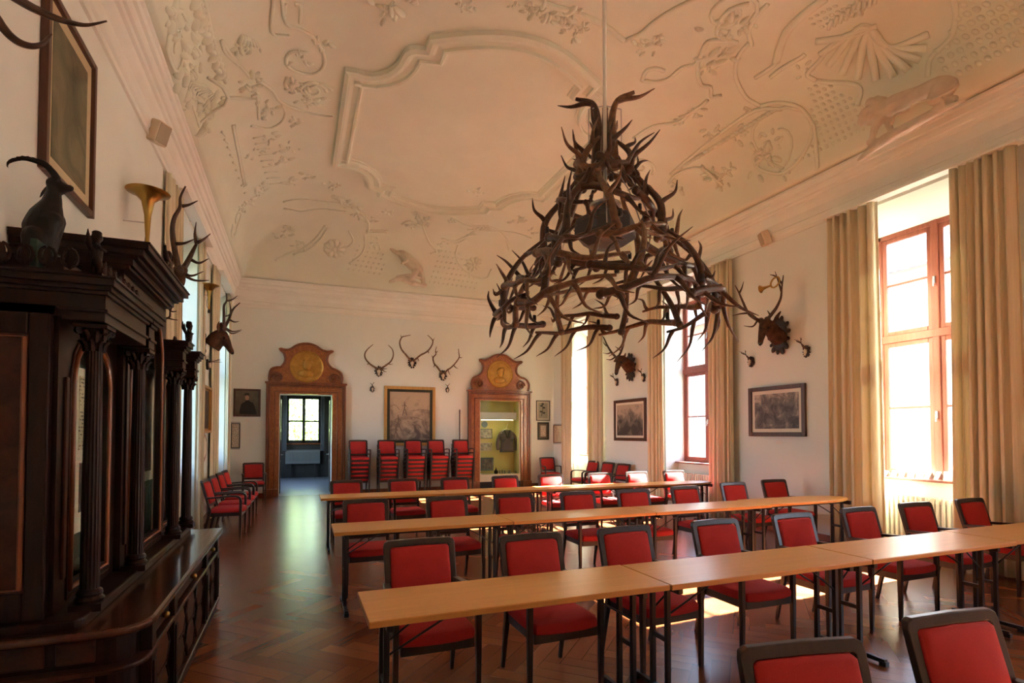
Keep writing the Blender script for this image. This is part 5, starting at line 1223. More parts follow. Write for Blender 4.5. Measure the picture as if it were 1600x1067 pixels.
# pictures and small things in the case
def cpic(u0, v0, u1, v1, label, fm, am, fw=0.02, ysel=D+0.50):
    a, c = at(u0, v0, 'y', ysel), at(u1, v1, 'y', ysel); t = thing('framed_print', label, 'picture', (a.x, ysel, c.z), group='pictures in the show-case'); b = MB(); x0 = max(a.x, NX0+0.014)
    for p, q in (((x0, c.z), (x0+fw, a.z)), ((c.x-fw, c.z), (c.x, a.z)), ((x0, c.z), (c.x, c.z+fw)), ((x0, a.z-fw), (c.x, a.z))): b.box((p[0], ysel-0.015, p[1]), (q[0], ysel+0.012, q[1]))
    b.build('frame', fm, t); MB().box((x0+fw, ysel-0.004, c.z+fw), (c.x-fw, ysel+0.01, a.z-fw)).build('artwork', am, t)
gf = M_flat('grey_green_frame', (0.10, 0.14, 0.13), 0.5); pal = M_art('faded_prints', [(0.35, (0.10, 0.10, 0.08)), (0.6, (0.55, 0.52, 0.38))], 9, 1.5, 0, 11)
cpic(750, 670, 769, 685, 'grey framed print in the middle left of the show-case', gf, pal)
cpic(750, 692, 769, 704, 'pale unframed print below the grey frame in the show-case', m_mat, pal, 0.008)
cpic(750, 715, 771, 735, 'dark framed group photograph standing low in the show-case', gf, M_art('group_photo', [(0.4, (0.05, 0.05, 0.045)), (0.7, (0.34, 0.30, 0.22))], 10, 1, 0, 12), 0.05, D+0.40)
p = at(757, 663, 'y', D+0.50); tag(MB().lathe([(0, 0), (0.10, 0), (0.10, 0.012), (0, 0.012)], p, 24, (0, -1, 0)).build('round_plaque', gf), 'round grey plaque above the framed print in the show-case', 'plaque')
t = thing('flask', 'small dark round-bellied flask on the show-case floor', 'flask', tuple(at(775, 738, 'y', D+0.22)))
p = at(775, 735, 'y', D+0.22); MB().lathe([(0, 0), (0.05, 0), (0.065, 0.05), (0.055, 0.10), (0.02, 0.13), (0.018, 0.17), (0, 0.17)], (p.x, p.y, zs), 16).build('body', m_bronze, t, smooth=True); MB().lathe([(0, 0), (0.024, 0), (0.018, 0.03), (0, 0.035)], (p.x, p.y, zs+0.168), 12).build('stopper', m_brass, t, smooth=True)
for k, (u, w, h) in enumerate(((781, 0.05, 0.10), (785, 0.045, 0.11), (789, 0.05, 0.09), (796, 0.07, 0.09), (807, 0.08, 0.06))):
    p = at(u, 736, 'y', D+0.25); t = thing('small_booklet', 'small pale booklet standing on the show-case floor, %s from the left' % ORD[k], 'booklet', (p.x, p.y, zs), group='booklets in the show-case')
    MB().prism([(p.x-w/2, p.y, zs), (p.x-w/2, p.y+0.03, zs+h), (p.x-w/2, p.y+0.038, zs+h), (p.x-w/2, p.y+0.03, zs)], (w, 0, 0)).build('cover', pal, t)
for k, (u, v0, v1) in enumerate(((754, 640, 738),)):
    pass

# ================================================================ SPEAKERS
def loudspeaker(p, d, label):
    t = thing('wall_speaker', label, 'speaker', tuple(p)); d = V(d).normalized(); s = d.cross(V((0, 0, 1))).normalized(); u = s.cross(d); b = MB()
    for r in (0,): b.prism([p+d*0.08+s*a*0.085+u*c*0.12 for a, c in ((-1, -1), (1, -1), (1, 1), (-1, 1))], d*0.13)
    b.build('case', m_speaker, t, bevel=0.02, seg=3); MB().prism([p+d*0.211+s*a*0.07+u*c*0.105 for a, c in ((-1, -1), (1, -1), (1, 1), (-1, 1))], d*0.006).build('grille', M_flat('speaker_grille', (0.42, 0.34, 0.24), 0.9), t)
    b = MB(); b.tube([p, p+d*0.12], 0.02); b.lathe([(0, 0), (0.05, 0), (0.05, 0.012), (0, 0.012)], p, 16, (1 if p.x < 2 else -1, 0, 0)); b.build('bracket', m_steel, t)
q = at(234, 203, 'x', XL+0.01); loudspeaker(V((XL+0.002, q.y, q.z)), (0.75, -0.5, -0.35), 'cream loudspeaker angled out from the left wall under the cornice')
q = at(1207, 368, 'x', XR-0.01); loudspeaker(V((XR-0.002, q.y, q.z)), (-0.8, 0.35, -0.3), 'cream loudspeaker on the right wall above the stag head')

# ================================================================ HORNS
def hunting_horn(c, h, r, label, tw=0.0):
    t = thing('brass_horn', label, 'horn', tuple(c), group='brass horns hung bell-up on the left wall'); c = V(c)
    b = MB().lathe([(0.014, -h), (0.018, -h*0.6), (0.03, -h*0.3), (0.055, -h*0.12), (r*0.66, -0.02), (r, 0.0), (r*1.02, 0.006), (r*0.96, 0.003), (r*0.6, -0.03), (0.02, -0.12), (0, -0.12)], c, 28); b.build('bell', m_brass, t, smooth=True)
    MB().lathe([(0, -h-0.05), (0.02, -h-0.05), (0.022, -h-0.02), (0.016, -h+0.01), (0, -h+0.01)], c, 14).build('mouthpiece', m_bronze, t, smooth=True)
    MB().tube(catmull([c+V((0.0, 0.03, -h*0.25)), c+V((-0.05, 0.12, -h*0.7)), c+V((0, 0.02, -h))], 6), 0.004, 6).build('cord', m_shield, t)
    MB().tube([(XL, c.y, c.z-h*0.4), (c.x, c.y, c.z-h*0.4)], 0.006, 6).build('hook', m_steel, t)
q = at(231.5, 301, 'x', XL+0.20); hunting_horn(q, 0.75, 0.185, 'large brass hunting horn hung bell-up on the left wall above the cabinet crest')
q = at(327, 446, 'x', XL+0.17); hunting_horn(q, 0.42, 0.15, 'smaller brass horn hung bell-up between the left-hand windows')

# ================================================================ TROPHIES
def beam(b, pts, r0, r1=0.008, k=5, n=8):
    cs = catmull(pts, k); m = len(cs); b.tube(cs, [r0+(r1-r0)*(i/(m-1))**1.3 for i in range(m)], n); return cs
def antler(b, pts, tines, r0=0.026, r1=0.006):
    """main beam through pts, burr at its foot, tines as point lists starting on the beam"""
    cs = beam(b, pts, r0, r1); b.ell(cs[0], (r0*1.7,)*3, 10, 6)
    for tn in tines: beam(b, tn, r0*0.62, 0.004, 4, 7)
def shield(t, c, n, w, h, seed=0):
    """carved leafy shield plate; c centre on the wall, n outward normal"""
    n = V(n); s = n.cross(V((0, 0, 1))).normalized(); rr = random.Random(seed); b = MB(); R = Matrix((s, n, V((0, 0, 1)))).transposed(); c = V(c)
    b.ell(c+n*0.024, (w*0.34, 0.0265, h*0.38), 14, 8, R)
    for k in range(13):
        a = 2*PI*(k+rr.uniform(-0.25, 0.25))/13; g_ = rr.uniform(0.7, 1.25); p = c+s*math.cos(a)*w*0.36+V((0, 0, math.sin(a)*h*0.38)); R2 = Matrix((s*math.cos(a)+V((0, 0, math.sin(a))), n, (s*-math.sin(a)+V((0, 0, math.cos(a)))))).transposed()
        b.ell(p+n*0.024, (w*0.13*g_, 0.02, w*0.085*g_), 8, 6, R2)
    b.build('shield', m_shield, t, smooth=True)
def roe_trophy(u, v, ax, val, n, tips, label, group='small roe antlers on dark shields', sz=0.16):
    p = at(u, v, ax, val); t = thing('roe_antlers', label, 'antlers', tuple(p), group=group); n = V(n); shield(t, p, n, sz, sz*1.35, int(u))
    s = n.cross(V((0, 0, 1))).normalized(); b = MB(); R = Matrix((s, n, V((0, 0, 1)))).transposed()
    b.ell(p+n*0.05, (0.028, 0.03, 0.05), 10, 8, R); b.ell(p+n*0.065+V((0, 0, -0.045)), (0.016, 0.02, 0.03), 10, 8, R); b.build('skull', m_bone, t, smooth=True)
    for sg, (tu, tv) in zip((-1, 1), tips):
        off = 0.06 if ax == 'y' else 0.16
        e = at(tu, tv, ax, val+off*(-1 if (ax == 'y' or n.x < 0) else 1)); f = p+n*0.06+s*sg*0.02+V((0, 0, 0.045)); b = MB(); mid = f.lerp(e, 0.5)+s*sg*0.02
        d = (e-f)*0.22; antler(b, [f, mid, e], [[mid, mid+d+n*0.05], [f.lerp(e, 0.78), f.lerp(e, 0.78)+d*0.8-n*0.03+s*sg*0.02]], 0.011, 0.003); b.build('antler', m_antler, t, smooth=True)
yB = D-0.18
def trophyB(c, left, right, tl, tr, label, sw):
    p = at(*c, 'y', D-0.0024); t = thing('stag_antlers', label, 'antlers', tuple(p), group='skull-mounted stag antlers on the end wall'); shield(t, p, (0, -1, 0), sw, sw*1.25, int(c[0]))
    b = MB(); b.ell(p+V((0, -0.05, 0.0)), (0.055, 0.04, 0.075), 12, 8); b.ell(p+V((0, -0.06, -0.08)), (0.035, 0.03, 0.05), 10, 8); b.build('skull', m_bone, t, smooth=True)
    base = p+V((0, -0.07, 0.06))
    for sg, pts, tns in ((-1, left, tl), (1, right, tr)):
        b = MB(); m = len(pts); q = [at(u, v, 'y', yB-0.05*math.sin(PI*i/(m-1)) if m > 1 else yB) for i, (u, v) in enumerate(pts)]; q[-1] = base+V((sg*0.045, 0, 0)); q.reverse()
        T = [[at(a[0], a[1], 'y', yB), at((a[0]+e[0])/2, (a[1]+e[1])/2+1, 'y', yB-0.07), at(e[0], e[1], 'y', yB-0.10)] for a, e in tns]
        antler(b, q, T, 0.027, 0.009); b.build('antler', m_antlerL, t, smooth=True)
trophyB((591.5, 580), [(583, 538), (575, 545), (570.3, 552), (571, 560), (578, 568.5), (588, 577)], [(606.6, 539), (613, 546), (614.5, 555), (611, 564), (604, 570), (595, 577)], [((576, 567), (573, 569)), ((578, 568), (575, 566))], [((606, 568), (614, 568.5)), ((597, 577), (604, 581)), ((597, 575), (605, 575.5))], 'stag antlers with inward-curving beams, left of the three over the tall drawing', 0.26)
trophyB((643.5, 567), [(641.5, 523.5), (634, 525), (628, 527), (624.6, 535), (627, 545), (634, 554), (640, 563)], [(668, 523.5), (673, 528), (676.3, 533), (674, 541), (667, 549.5), (657, 555), (647, 563)], [((628, 527), (626, 523)), ((633, 553), (631, 549))], [((676, 532), (678.5, 528)), ((669, 548), (670, 552)), ((652, 558), (655, 564))], 'stag antlers in the middle and highest of the three over the tall drawing', 0.27)
trophyB((691.5, 586.5), [(682, 541.5), (680.5, 548), (681, 553.5), (676.6, 559), (678.5, 568), (683, 573), (689, 582)], [(716.4, 545), (717, 552), (717.5, 558), (712.5, 566), (705, 574), (699, 578), (693.5, 582)], [((681, 550), (684, 548)), ((676.5, 558), (674.5, 555)), ((679, 570), (677, 573.5))], [((717.5, 558), (722.3, 558)), ((709, 571), (716, 576)), ((700, 578), (703.5, 586))], 'stag antlers with many short tines, right of the three over the tall drawing', 0.27)
roe_trophy(581.5, 608, 'y', D-0.001, (0, -1, 0), ((578.5, 598), (585, 597)), 'small roe antlers on a dark shield left of the tall drawing', sz=0.15)
roe_trophy(698.7, 609.5, 'y', D-0.001, (0, -1, 0), ((696, 600), (703, 599)), 'small roe antlers on a dark shield right of the tall drawing', sz=0.13)
roe_trophy(1175, 565, 'x', XR-0.001, (-1, 0, 0), ((1155, 549), (1164, 547)), 'small roe antlers lower left of the nearer stag head on the right wall')
roe_trophy(1262, 549, 'x', XR-0.001, (-1, 0, 0), ((1241, 530), (1251, 527)), 'small roe antlers lower right of the nearer stag head on the right wall')
roe_trophy(965, 597, 'x', XR-0.001, (-1, 0, 0), ((952, 585), (957, 583)), 'small roe antlers lower left of the farther stag head on the right wall')
roe_trophy(1007, 590, 'x', XR-0.001, (-1, 0, 0), ((995, 576), (1002, 575)), 'small roe antlers lower right of the farther stag head on the right wall')
q = at(322, 566, 'x', XL+0.01)
roe_trophy(322, 569, 'x', XL, (1, 0, 0), ((344, 561), (347, 566)), 'small roe antlers under the stag head on the left wall')
q = at(262, 484, 'y', 6.9)
t_ = thing('roe_antlers', 'small roe antlers showing beyond the cabinet cornice on the left wall', 'antlers', (XL, 7.0, 2.75), group='small roe antlers on dark shields')
shield(t_, V((XL, 7.0, at(262, 490, 'y', 7.0).z)), (1, 0, 0), 0.18, 0.24, 4)
for dy in (-0.05, 0.05):
    b = MB(); P = lambda u, v: at(u, v, 'y', 7.0+dy); a0 = V((XL+0.03, 7.0+dy*0.5, P(255, 495).z)); antler(b, [a0, P(262, 497), P(266, 486), P(270, 478)], [[P(262, 497), P(270, 499), P(278, 500)], [P(266, 486), P(271, 487), P(276, 486)], [P(266, 486), P(262, 480)]], 0.014, 0.004); b.build('antler', m_antler, t_, smooth=True)

def stag_head(shc, shn, prof, ears, antlers, label, sw=0.42, eyes=(), rs=1.0, group='mounted stag heads', horn=None):
    """prof: list of (point, half height, half width) rings from the wall to the nose"""
    t = thing('mounted_stag', label, 'trophy', tuple(shc), group=group); shield(t, shc, shn, sw, sw*1.5, 3)
    pts = catmull([p for p, r in prof], 4); k = len(prof)-1; m = len(pts); b = MB(); R = []
    for i in range(m):
        q = i/(m-1)*k; j = min(int(q), k-1); R.append((prof[j][1]+(prof[j+1][1]-prof[j][1])*(q-j))*rs)
    b.tube(pts, R, 14); b.ell(pts[-1], (R[-1],)*3, 12, 8)
    for e in ears: cs = catmull(e, 4); b.tube(cs, [0.02+0.028*math.sin(PI*min(1, i/(len(cs)-1)*0.9+0.12)) for i in range(len(cs))], 8, 0.45)
    h = b.build('head', m_fur, t, smooth=True, remesh=0.014)
    for e in eyes: MB().ell(e, (0.016,)*3, 10, 8).build('eye', m_eye, h, smooth=True)
    n_ = MB().ell(pts[-1]+(pts[-1]-pts[-3]).normalized()*R[-1]*0.55, (R[-1]*0.7,)*3, 10, 8); n_.build('nose', m_eye, h, smooth=True)
    for pts_, tns in antlers:
        b = MB(); antler(b, pts_, tns, 0.030, 0.008); b.build('antler', m_antler, t, smooth=True)
    return t
# --- right wall, nearer head: turned towards the camera side
def RW(u, v, off): return at(u, v, 'x', XR-off)
c = RW(1219, 524, 0.0); dd = V((-1, 0, 0))
stag_head(V((XR-0.002, c.y, c.z)), dd, [(RW(1217, 528, 0.16), 0.14), (RW(1211, 522, 0.28), 0.13), (RW(1203, 512, 0.38), 0.11), (RW(1196, 507, 0.50), 0.092), (RW(1192, 517, 0.60), 0.068), (RW(1189, 530, 0.68), 0.045), (RW(1188, 536, 0.72), 0.040)],
          [[RW(1209, 503, 0.42), RW(1214, 495, 0.42), RW(1220, 486, 0.40)], [RW(1190, 505, 0.52), RW(1184, 500, 0.60), RW(1179, 497, 0.66)]],
          [([RW(1199, 499, 0.48), RW(1207, 489, 0.46), RW(1214, 479, 0.42), RW(1220, 465, 0.36), RW(1221.5, 450, 0.32), RW(1224, 430, 0.28)], [[RW(1221, 455, 0.33), RW(1217, 442, 0.33), RW(1211, 424, 0.36)], [RW(1222, 443, 0.3), RW(1212, 432, 0.34), RW(1203, 429, 0.4)], [RW(1204, 493, 0.47), RW(1199, 485, 0.62)]]),
           ([RW(1189, 501, 0.54), RW(1180, 498, 0.56), RW(1169, 489, 0.56), RW(1160, 470, 0.52), RW(1154, 456, 0.48), RW(1148.5, 446, 0.45)], [[RW(1155, 458, 0.48), RW(1159, 450, 0.46), RW(1162, 439.5, 0.46)], [RW(1169, 489, 0.56), RW(1158, 490, 0.62), RW(1144, 493, 0.70)], [RW(1184, 500, 0.56), RW(1176, 510, 0.66), RW(1162, 509, 0.76)], [RW(1182, 498, 0.56), RW(1176, 492, 0.6), RW(1172, 488, 0.66)]])],
          'stag head mount with a hunting horn in its antlers on the right wall', 0.50, [RW(1189, 513, 0.645), RW(1201, 512, 0.56)])
t = thing('brass_horn', 'coiled brass hunting horn hanging in the antlers of the nearer stag head', 'horn', tuple(RW(1210, 442, 0.4)))
cc = RW(1211, 441, 0.42); b = MB(); ps = [cc+V((0.02*math.sin(a), 0.085*math.cos(a), 0.085*math.sin(a))) for a in [2*PI*k/24 for k in range(25)]]
b.tube(ps, 0.014, 8); b.build('coil', m_brass, t, smooth=True)
d_ = (RW(1194, 447, 0.46)-cc).normalized(); MB().lathe([(0.012, 0), (0.018, 0.08), (0.03, 0.15), (0.065, 0.19), (0.067, 0.195), (0.02, 0.15), (0, 0.14)], cc+d_*0.06-V((0, 0, 0.03)), 20, d_).build('bell', m_brass, t, smooth=True)
# --- right wall, farther head
c = RW(986, 574, 0.0)
stag_head(V((XR-0.002, c.y, c.z)), dd, [(RW(985, 575, 0.17), 0.155), (RW(980, 570, 0.28), 0.14), (RW(975, 565, 0.36), 0.12), (RW(970, 562, 0.50), 0.10), (RW(966.5, 569, 0.60), 0.075), (RW(964, 577, 0.68), 0.05), (RW(963, 583, 0.74), 0.045)],
          [[RW(974, 561, 0.44), RW(976, 556, 0.42), RW(977.5, 551, 0.40)], [RW(966, 562, 0.54), RW(962, 563, 0.60), RW(959.5, 566, 0.64)]],
          [([RW(966, 558, 0.50), RW(971, 547.5, 0.44), RW(974.5, 535, 0.38), RW(972, 524, 0.36), RW(964, 517, 0.36)], [[RW(970.5, 548, 0.44), RW(966, 545, 0.5), RW(961, 541, 0.58)]]),
           ([RW(964, 560, 0.52), RW(955, 550, 0.52), RW(949, 540, 0.50), RW(944, 529, 0.46), RW(941.5, 525, 0.45)], [[RW(954, 551, 0.52), RW(949, 552.5, 0.60), RW(942, 551.5, 0.68)], [RW(961, 558, 0.52), RW(954, 562, 0.64), RW(947, 561, 0.74)], [RW(949, 541, 0.5), RW(945, 538, 0.54), RW(942.5, 534, 0.58)]])],
          'stag head mount on the right wall between the farther windows', 0.52, [RW(964.5, 567, 0.62), RW(971, 566, 0.60)])
# --- left wall, farther head in profile, looking across the room
YL_ = 10.9
LW = lambda u, v, dy=0: at(u, v, 'y', YL_+dy)
def side_head(P, nose, base, label, ants, shy, shz, sw):
    pass
shz = LW(320, 538).z
ant = []
for dy in (-0.09, 0.12):
    s_ = 1 if dy < 0 else 1
    if dy < 0: a = ([LW(349, 514, dy), LW(350, 494, dy*1.8), LW(350, 478, dy*2.6), LW(354, 470, dy*2.4), LW(354, 458.5, dy*2)], [[LW(355, 470, dy*2.4), LW(363, 468, dy*2.4), LW(371, 462, dy*2)], [LW(350, 494, dy*1.8), LW(356, 493, dy), LW(362, 488, dy)], [LW(350, 511, dy), LW(362, 521, dy), LW(376, 517, dy)]])
    else: a = ([LW(350, 513, dy), LW(357, 500, dy*1.8), LW(362, 487, dy*2.4), LW(367, 480, dy*2.4), LW(375, 473, dy*2)], [[LW(361, 489, dy*2.2), LW(360, 480, dy*2.4), LW(358, 470, dy*2.2)], [LW(358, 499, dy*1.9), LW(366, 503, dy), LW(373.5, 502, dy)], [LW(352, 512, dy), LW(364, 518, dy), LW(378, 515, dy)]])
    ant.append(a)
stag_head(V((XL+0.002, YL_, shz)), (1, 0, 0), [(LW(330, 541), 0.155), (LW(334, 536), 0.15), (LW(338, 529), 0.13), (LW(346, 524), 0.11), (LW(352, 532), 0.085), (LW(358, 543), 0.055), (LW(361.5, 549), 0.048)],
          [[LW(342, 517, -0.08), LW(341, 510, -0.14), LW(342.5, 502, -0.18)], [LW(344, 517, 0.08), LW(344, 510, 0.14), LW(346, 503, 0.18)]], ant, 'stag head mount in profile on the left wall beyond the cabinet', 0.55, [LW(350, 528, -0.085), LW(350, 528, 0.085)])
# --- left wall, nearer mount half hidden by the cabinet: antlers on a skull plate
YN = 6.55; N_ = lambda u, v, dy=0: at(u, v, 'y', YN+dy)
zN = N_(272, 428).z; cN = V((XL+0.002, YN, zN-0.05))
t = thing('mounted_stag', 'stag head mount behind the cabinet crown, only its tall antlers showing', 'trophy', tuple(cN), group='mounted stag heads'); shield(t, cN, (1, 0, 0), 0.42, 0.6, 5)
b = MB(); b.tube(catmull([cN+V((0.16, 0, -0.10)), cN+V((0.20, 0, -0.05)), N_(272, 432), N_(279, 434), N_(281, 446)], 5), [0.15, 0.15, 0.14, 0.14, 0.13, 0.12, 0.12, 0.11, 0.105, 0.10, 0.095, 0.09, 0.085, 0.08, 0.075, 0.07, 0.065, 0.06, 0.055, 0.05, 0.045], 12); h_ = b.build('head', m_fur, t, smooth=True, remesh=0.014)
for dy, pts, tns in ((-0.07, [(279, 422), (275, 400), (270.5, 375), (269.5, 355), (273, 339), (281, 324), (282, 308), (290, 291)], [[(284, 322), (295, 320), (309, 313.5)], [(274, 381), (288, 380), (303, 374)]]),
                     (0.07, [(285, 422), (293, 409), (300, 395), (306, 383), (309, 377)], [[(307, 381), (304.5, 366), (306.5, 347)], [(308, 379), (318, 374), (329, 365)], [(297, 405), (311, 411), (326, 404)], [(285, 425), (299, 431), (318, 424)], [(284, 428), (304, 438), (327, 438)]])):
    b = MB(); antler(b, [N_(u, v, dy*(1+i*0.25)) for i, (u, v) in enumerate(pts)], [[N_(u, v, dy*1.5) for u, v in tn] for tn in tns], 0.031, 0.008); b.build('antler', m_antler, t, smooth=True)
# --- antlers over the camera's left shoulder: only two long tines reach into view
YT = 2.55; T_ = lambda u, v: at(u, v, 'y', YT); cT = V((XL, YT-0.1, T_(-40, 60).z))
t = thing('stag_antlers', 'dark antlers at the upper left corner with two long curved tines pointing right', 'antlers', tuple(cT)); shield(t, cT, (1, 0, 0), 0.3, 0.4, 6)
b = MB(); b.ell(cT+V((0.06, 0, 0.02)), (0.05, 0.05, 0.08), 12, 8); b.build('skull', m_bone, t, smooth=True)
b = MB(); cs = beam(b, [cT+V((0.08, 0, 0.08)), T_(-60, 10), T_(-15, -25), T_(10, -12), T_(45, 9), T_(70, 21), T_(92, 30), T_(115, 36.5), T_(138, 39), T_(167, 33)], 0.024, 0.003); b.build('antler', m_antler, t, smooth=True)
b = MB(); beam(b, [cT+V((0.08, 0.03, 0.05)), T_(-40, 5), T_(-12, 22), T_(2, 40), T_(16, 56), T_(32, 67), T_(50, 72), T_(66, 69), T_(75, 60), T_(81, 53)], 0.022, 0.003); b.build('antler', m_antler, t, smooth=True)
# ================================================================ THE ANTLER CHANDELIER
CC = V((2.95, 4.82, 0)); rnd = random.Random(21)
lamp = thing('antler_chandelier', 'large three-tiered chandelier made of brown stag antlers hanging from the ceiling', 'chandelier', (CC.x, CC.y, 2.75))
def cyl(a, r, z): return V((CC.x+math.cos(a)*r, CC.y+math.sin(a)*r, z))
def rack(pts, tines, r0=0.030, mat=None):
    b = MB(); cs = catmull(pts, 5); m = len(cs); r0 = r0*1.22; b.tube(cs, [r0*(1-0.62*(i/(m-1))**1.4) for i in range(m)], 9); b.ell(cs[0], (r0*1.25, r0*1.25, r0*1.15), 10, 6)
    for f, d, l in tines:
        i = int(f*(m-1)); p = cs[i]; d = V(d).normalized(); tg = (cs[min(i+1, m-1)]-cs[max(0, i-1)]).normalized()
        sw = V((-tg.y, tg.x, 0))*rnd.uniform(-0.25, 0.25); q = [p, p+(tg*0.30+d*0.45)*l*0.5, p+(tg*0.42+d*0.85+sw)*l*0.85, p+(tg*0.80+d*0.98+sw*2)*l*1.05]
        c2 = catmull(q, 4); k = len(c2); b.tube(c2, [r0*0.70*(1-0.88*(j/(k-1))**1.6) for j in range(k)], 7)
    return b.build('antler', mat or (m_antlerL if rnd.random() < 0.3 else m_antler), lamp, smooth=True)
def ring(R, z, n, span, hang, r0, a0=0, dz=0.08, up=0.3):
    for k in range(n):
        a = a0+2*PI*k/n; pts = []
        for j in range(6):
            t = j/5; aa = a+span*t; pts.append(cyl(aa, R*(1+0.05*math.sin(t*PI)+rnd.uniform(-.02, .02)), z+dz*math.sin(t*PI*1.2+k)+rnd.uniform(-.02, .02)))
        T = []
        for f in (0.12, 0.40, 0.66, 0.92):
            am = a+span*f; o = rnd.uniform(-0.15, 0.75); s = -1 if rnd.random() > up else 0.7
            T.append((f, (math.cos(am)*o, math.sin(am)*o, s), hang*rnd.uniform(0.7, 1.15)))
        rack(pts, T, r0)
# lowest ring, two courses
ring(1.08, 2.90, 8, 2*PI/8*1.15, 0.30, 0.031, 0.2, 0.07, 0.08)
ring(1.06, 3.06, 6, 0.75, 0.22, 0.028, 0.9, 0.05, 0.4)
# rising antlers from the ring to the second tier
for k in range(9):
    a = 2*PI*k/9+0.15; d = rnd.uniform(-0.25, 0.35)
    rack([cyl(a, 1.07, 2.88), cyl(a+d*0.3, 1.05, 3.12), cyl(a+d*0.6, 0.90, 3.38), cyl(a+d, 0.66, 3.60)], [(0.3, (math.cos(a)*0.7, math.sin(a)*0.7, -0.9), 0.24), (0.75, (-math.sin(a), math.cos(a), -0.5), 0.22)], 0.030)
# second tier ring and the struts above it
ring(0.86, 3.28, 5, 1.1, 0.27, 0.031, 0.8, 0.09, 0.2)
ring(0.66, 3.55, 7, 2*PI/7*1.25, 0.25, 0.032, 0.5, 0.08, 0.25)
for k in range(8):
    a = 2*PI*k/8+0.4; d = rnd.uniform(-0.3, 0.3)
    rack([cyl(a, 0.64, 3.55), cyl(a+d*0.4, 0.62, 3.85), cyl(a+d, 0.42, 4.12), cyl(a+d, 0.30, 4.30)], [(0.35, (math.cos(a+0.5), math.sin(a+0.5), 0.1), 0.24), (0.8, (math.cos(a-0.6), math.sin(a-0.6), -0.6), 0.18)], 0.033)
ring(0.46, 3.98, 5, 1.5, 0.24, 0.032, 1.1, 0.09, 0.4)
# third tier and the crown of upright antlers
ring(0.28, 4.38, 5, 1.55, 0.22, 0.032, 0.2, 0.07, 0.4)
for k in range(6):
    a = 2*PI*k/6+0.9
    rack([cyl(a, 0.30, 4.28), cyl(a+0.4, 0.26, 4.50), cyl(a+0.7, 0.12, 4.68)], [(0.3, (math.cos(a), math.sin(a), 0.2), 0.26), (0.75, (math.cos(a+1), math.sin(a+1), 0.3), 0.2)], 0.034)
for k, (a, lean) in enumerate(((-0.55, 0.32), (2.55, -0.34), (1.0, 0.2))):
    rack([cyl(a, 0.10, 4.42), cyl(a, 0.085, 4.68), cyl(a, 0.075, 4.92), cyl(a, 0.13, 5.10), cyl(a, 0.30 if k < 2 else 0.18, 5.17)], [(0.78, (math.cos(a), math.sin(a), -0.30), 0.24), (0.35, (math.cos(a+1.2), math.sin(a+1.2), 0.3), 0.18)], 0.040)
# pendant rod, steel frame, suspended dish in the middle
MB().tube([cyl(0, 0, 3.95), cyl(0, 0, 7.0)], 0.021, 14).build('rod', m_corn, lamp, smooth=True)
MB().lathe([(0, -0.10), (0.05, -0.10), (0.09, -0.02), (0.09, 0), (0, 0)], (CC.x, CC.y, ZF), 20).build('ceiling_rose', m_corn, lamp, smooth=True)
b = MB()
for s in (-1, 1):
    b.tube([cyl(-0.38, s*0.17, 4.62), cyl(-0.38, s*0.17, 5.02)], 0.006, 6)
    b.tube([cyl(-0.38, s*0.17, 5.02), cyl(-0.38, 0, 5.06)], 0.006, 6)
for k in range(6):
    a = PI/3*k; b.tube([cyl(0, 0, 4.60), cyl(a, 0.30, 4.20), cyl(a, 0.55, 3.62)], 0.007, 6)
b.build('wire_frame', m_steel, lamp)
m_dish = M_flat('dark_grey_dish', (0.05, 0.05, 0.055), 0.4)
b = MB(); b.lathe([(0.02, 3.98), (0.30, 3.86), (0.33, 3.80), (0.33, 3.68), (0.30, 3.66), (0.18, 3.58), (0, 3.56)], (CC.x, CC.y, 0), 6); b.build('lamp_housing', m_dish, lamp, bevel=0.01)
MB().lathe([(0.0, 4.05), (0.16, 4.02), (0.16, 3.99), (0.0, 3.97)], (CC.x, CC.y, 0), 24).build('cable_plate', m_steel, lamp)
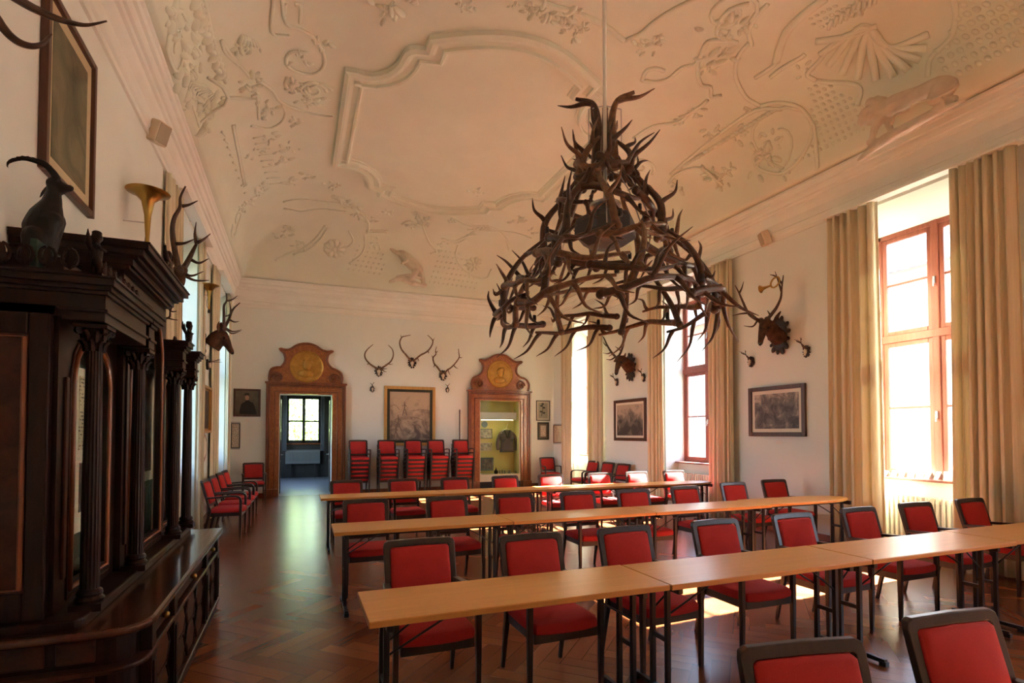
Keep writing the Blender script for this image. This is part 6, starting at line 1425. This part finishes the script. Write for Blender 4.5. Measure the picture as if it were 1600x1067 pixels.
# candle lamps: black sockets with clear bulbs
m_bulb = M_glass('clear_bulb', (0.97, 0.95, 0.9), 0.12)
def bulb(p):
    s = MB().lathe([(0, 0), (0.020, 0), (0.022, 0.02), (0.021, 0.065), (0.013, 0.07), (0, 0.07)], p+V((0, 0, 0.03)), 14).build('lamp_socket', m_black, lamp, smooth=True)
    MB().lathe([(0, 0.066), (0.013, 0.068), (0.024, 0.095), (0.025, 0.12), (0.014, 0.15), (0, 0.16)], p+V((0, 0, 0.03)), 14).build('bulb', m_bulb, s, smooth=True)
for k in range(8): a = 2*PI*k/8+0.32; bulb(cyl(a, 1.09, 2.95))
for k in range(5): a = 2*PI*k/5+0.6; bulb(cyl(a, 0.66, 3.60))
for k in range(3): a = 2*PI*k/3+0.1; bulb(cyl(a, 0.46, 4.02))
# ================================================================ LIGHT AND CAMERA
w = bpy.data.worlds.new('sky'); SC.world = w; w.use_nodes = True; n = w.node_tree.nodes; bg = n['Background']
sk = n.new('ShaderNodeTexSky'); sk.sky_type = 'NISHITA'; sk.sun_disc = False; sk.sun_elevation = math.radians(41); sk.sun_rotation = math.radians(90); sk.air_density = 1.0; sk.dust_density = 1.5
w.node_tree.links.new(sk.outputs[0], bg.inputs[0]); bg.inputs[1].default_value = 0.75
s = bpy.data.lights.new('sun', 'SUN'); s.energy = 75; s.angle = math.radians(0.6); s.color = (1.0, 0.96, 0.88)
so = bpy.data.objects.new('sun', s); COL.objects.link(so)
el, az = math.radians(39.6), math.radians(3.5)                     # towards the sun: +x, a little towards the camera side
tosun = V((math.cos(el)*math.cos(az), math.cos(el)*math.sin(az), math.sin(el)))
so.rotation_euler = tosun.to_track_quat('Z', 'Y').to_euler(); so.location = (20, 4, 18)
cam = bpy.data.cameras.new('camera'); co = bpy.data.objects.new('camera', cam); COL.objects.link(co)
cam.sensor_width = 36; cam.lens = F/1600*36; cam.shift_y = (CY-533.5)/1600; cam.shift_x = 0; cam.clip_start = 0.05; cam.clip_end = 200
co.location = (0, 0, H); co.rotation_euler = (PI/2+PIT, 0, -YAW); SC.camera = co
SC.view_settings.view_transform = 'Standard'; SC.view_settings.look = 'None'; SC.view_settings.gamma = 1; SC.view_settings.use_curve_mapping = False
SC.view_settings.exposure = 1.72
SC.cycles.use_denoising = True
SC.cycles.max_bounces = 14; SC.cycles.diffuse_bounces = 7; SC.cycles.transparent_max_bounces = 16; SC.cycles.sample_clamp_indirect = 8
for o in bpy.data.objects:
    if '_o' in o: del o['_o']
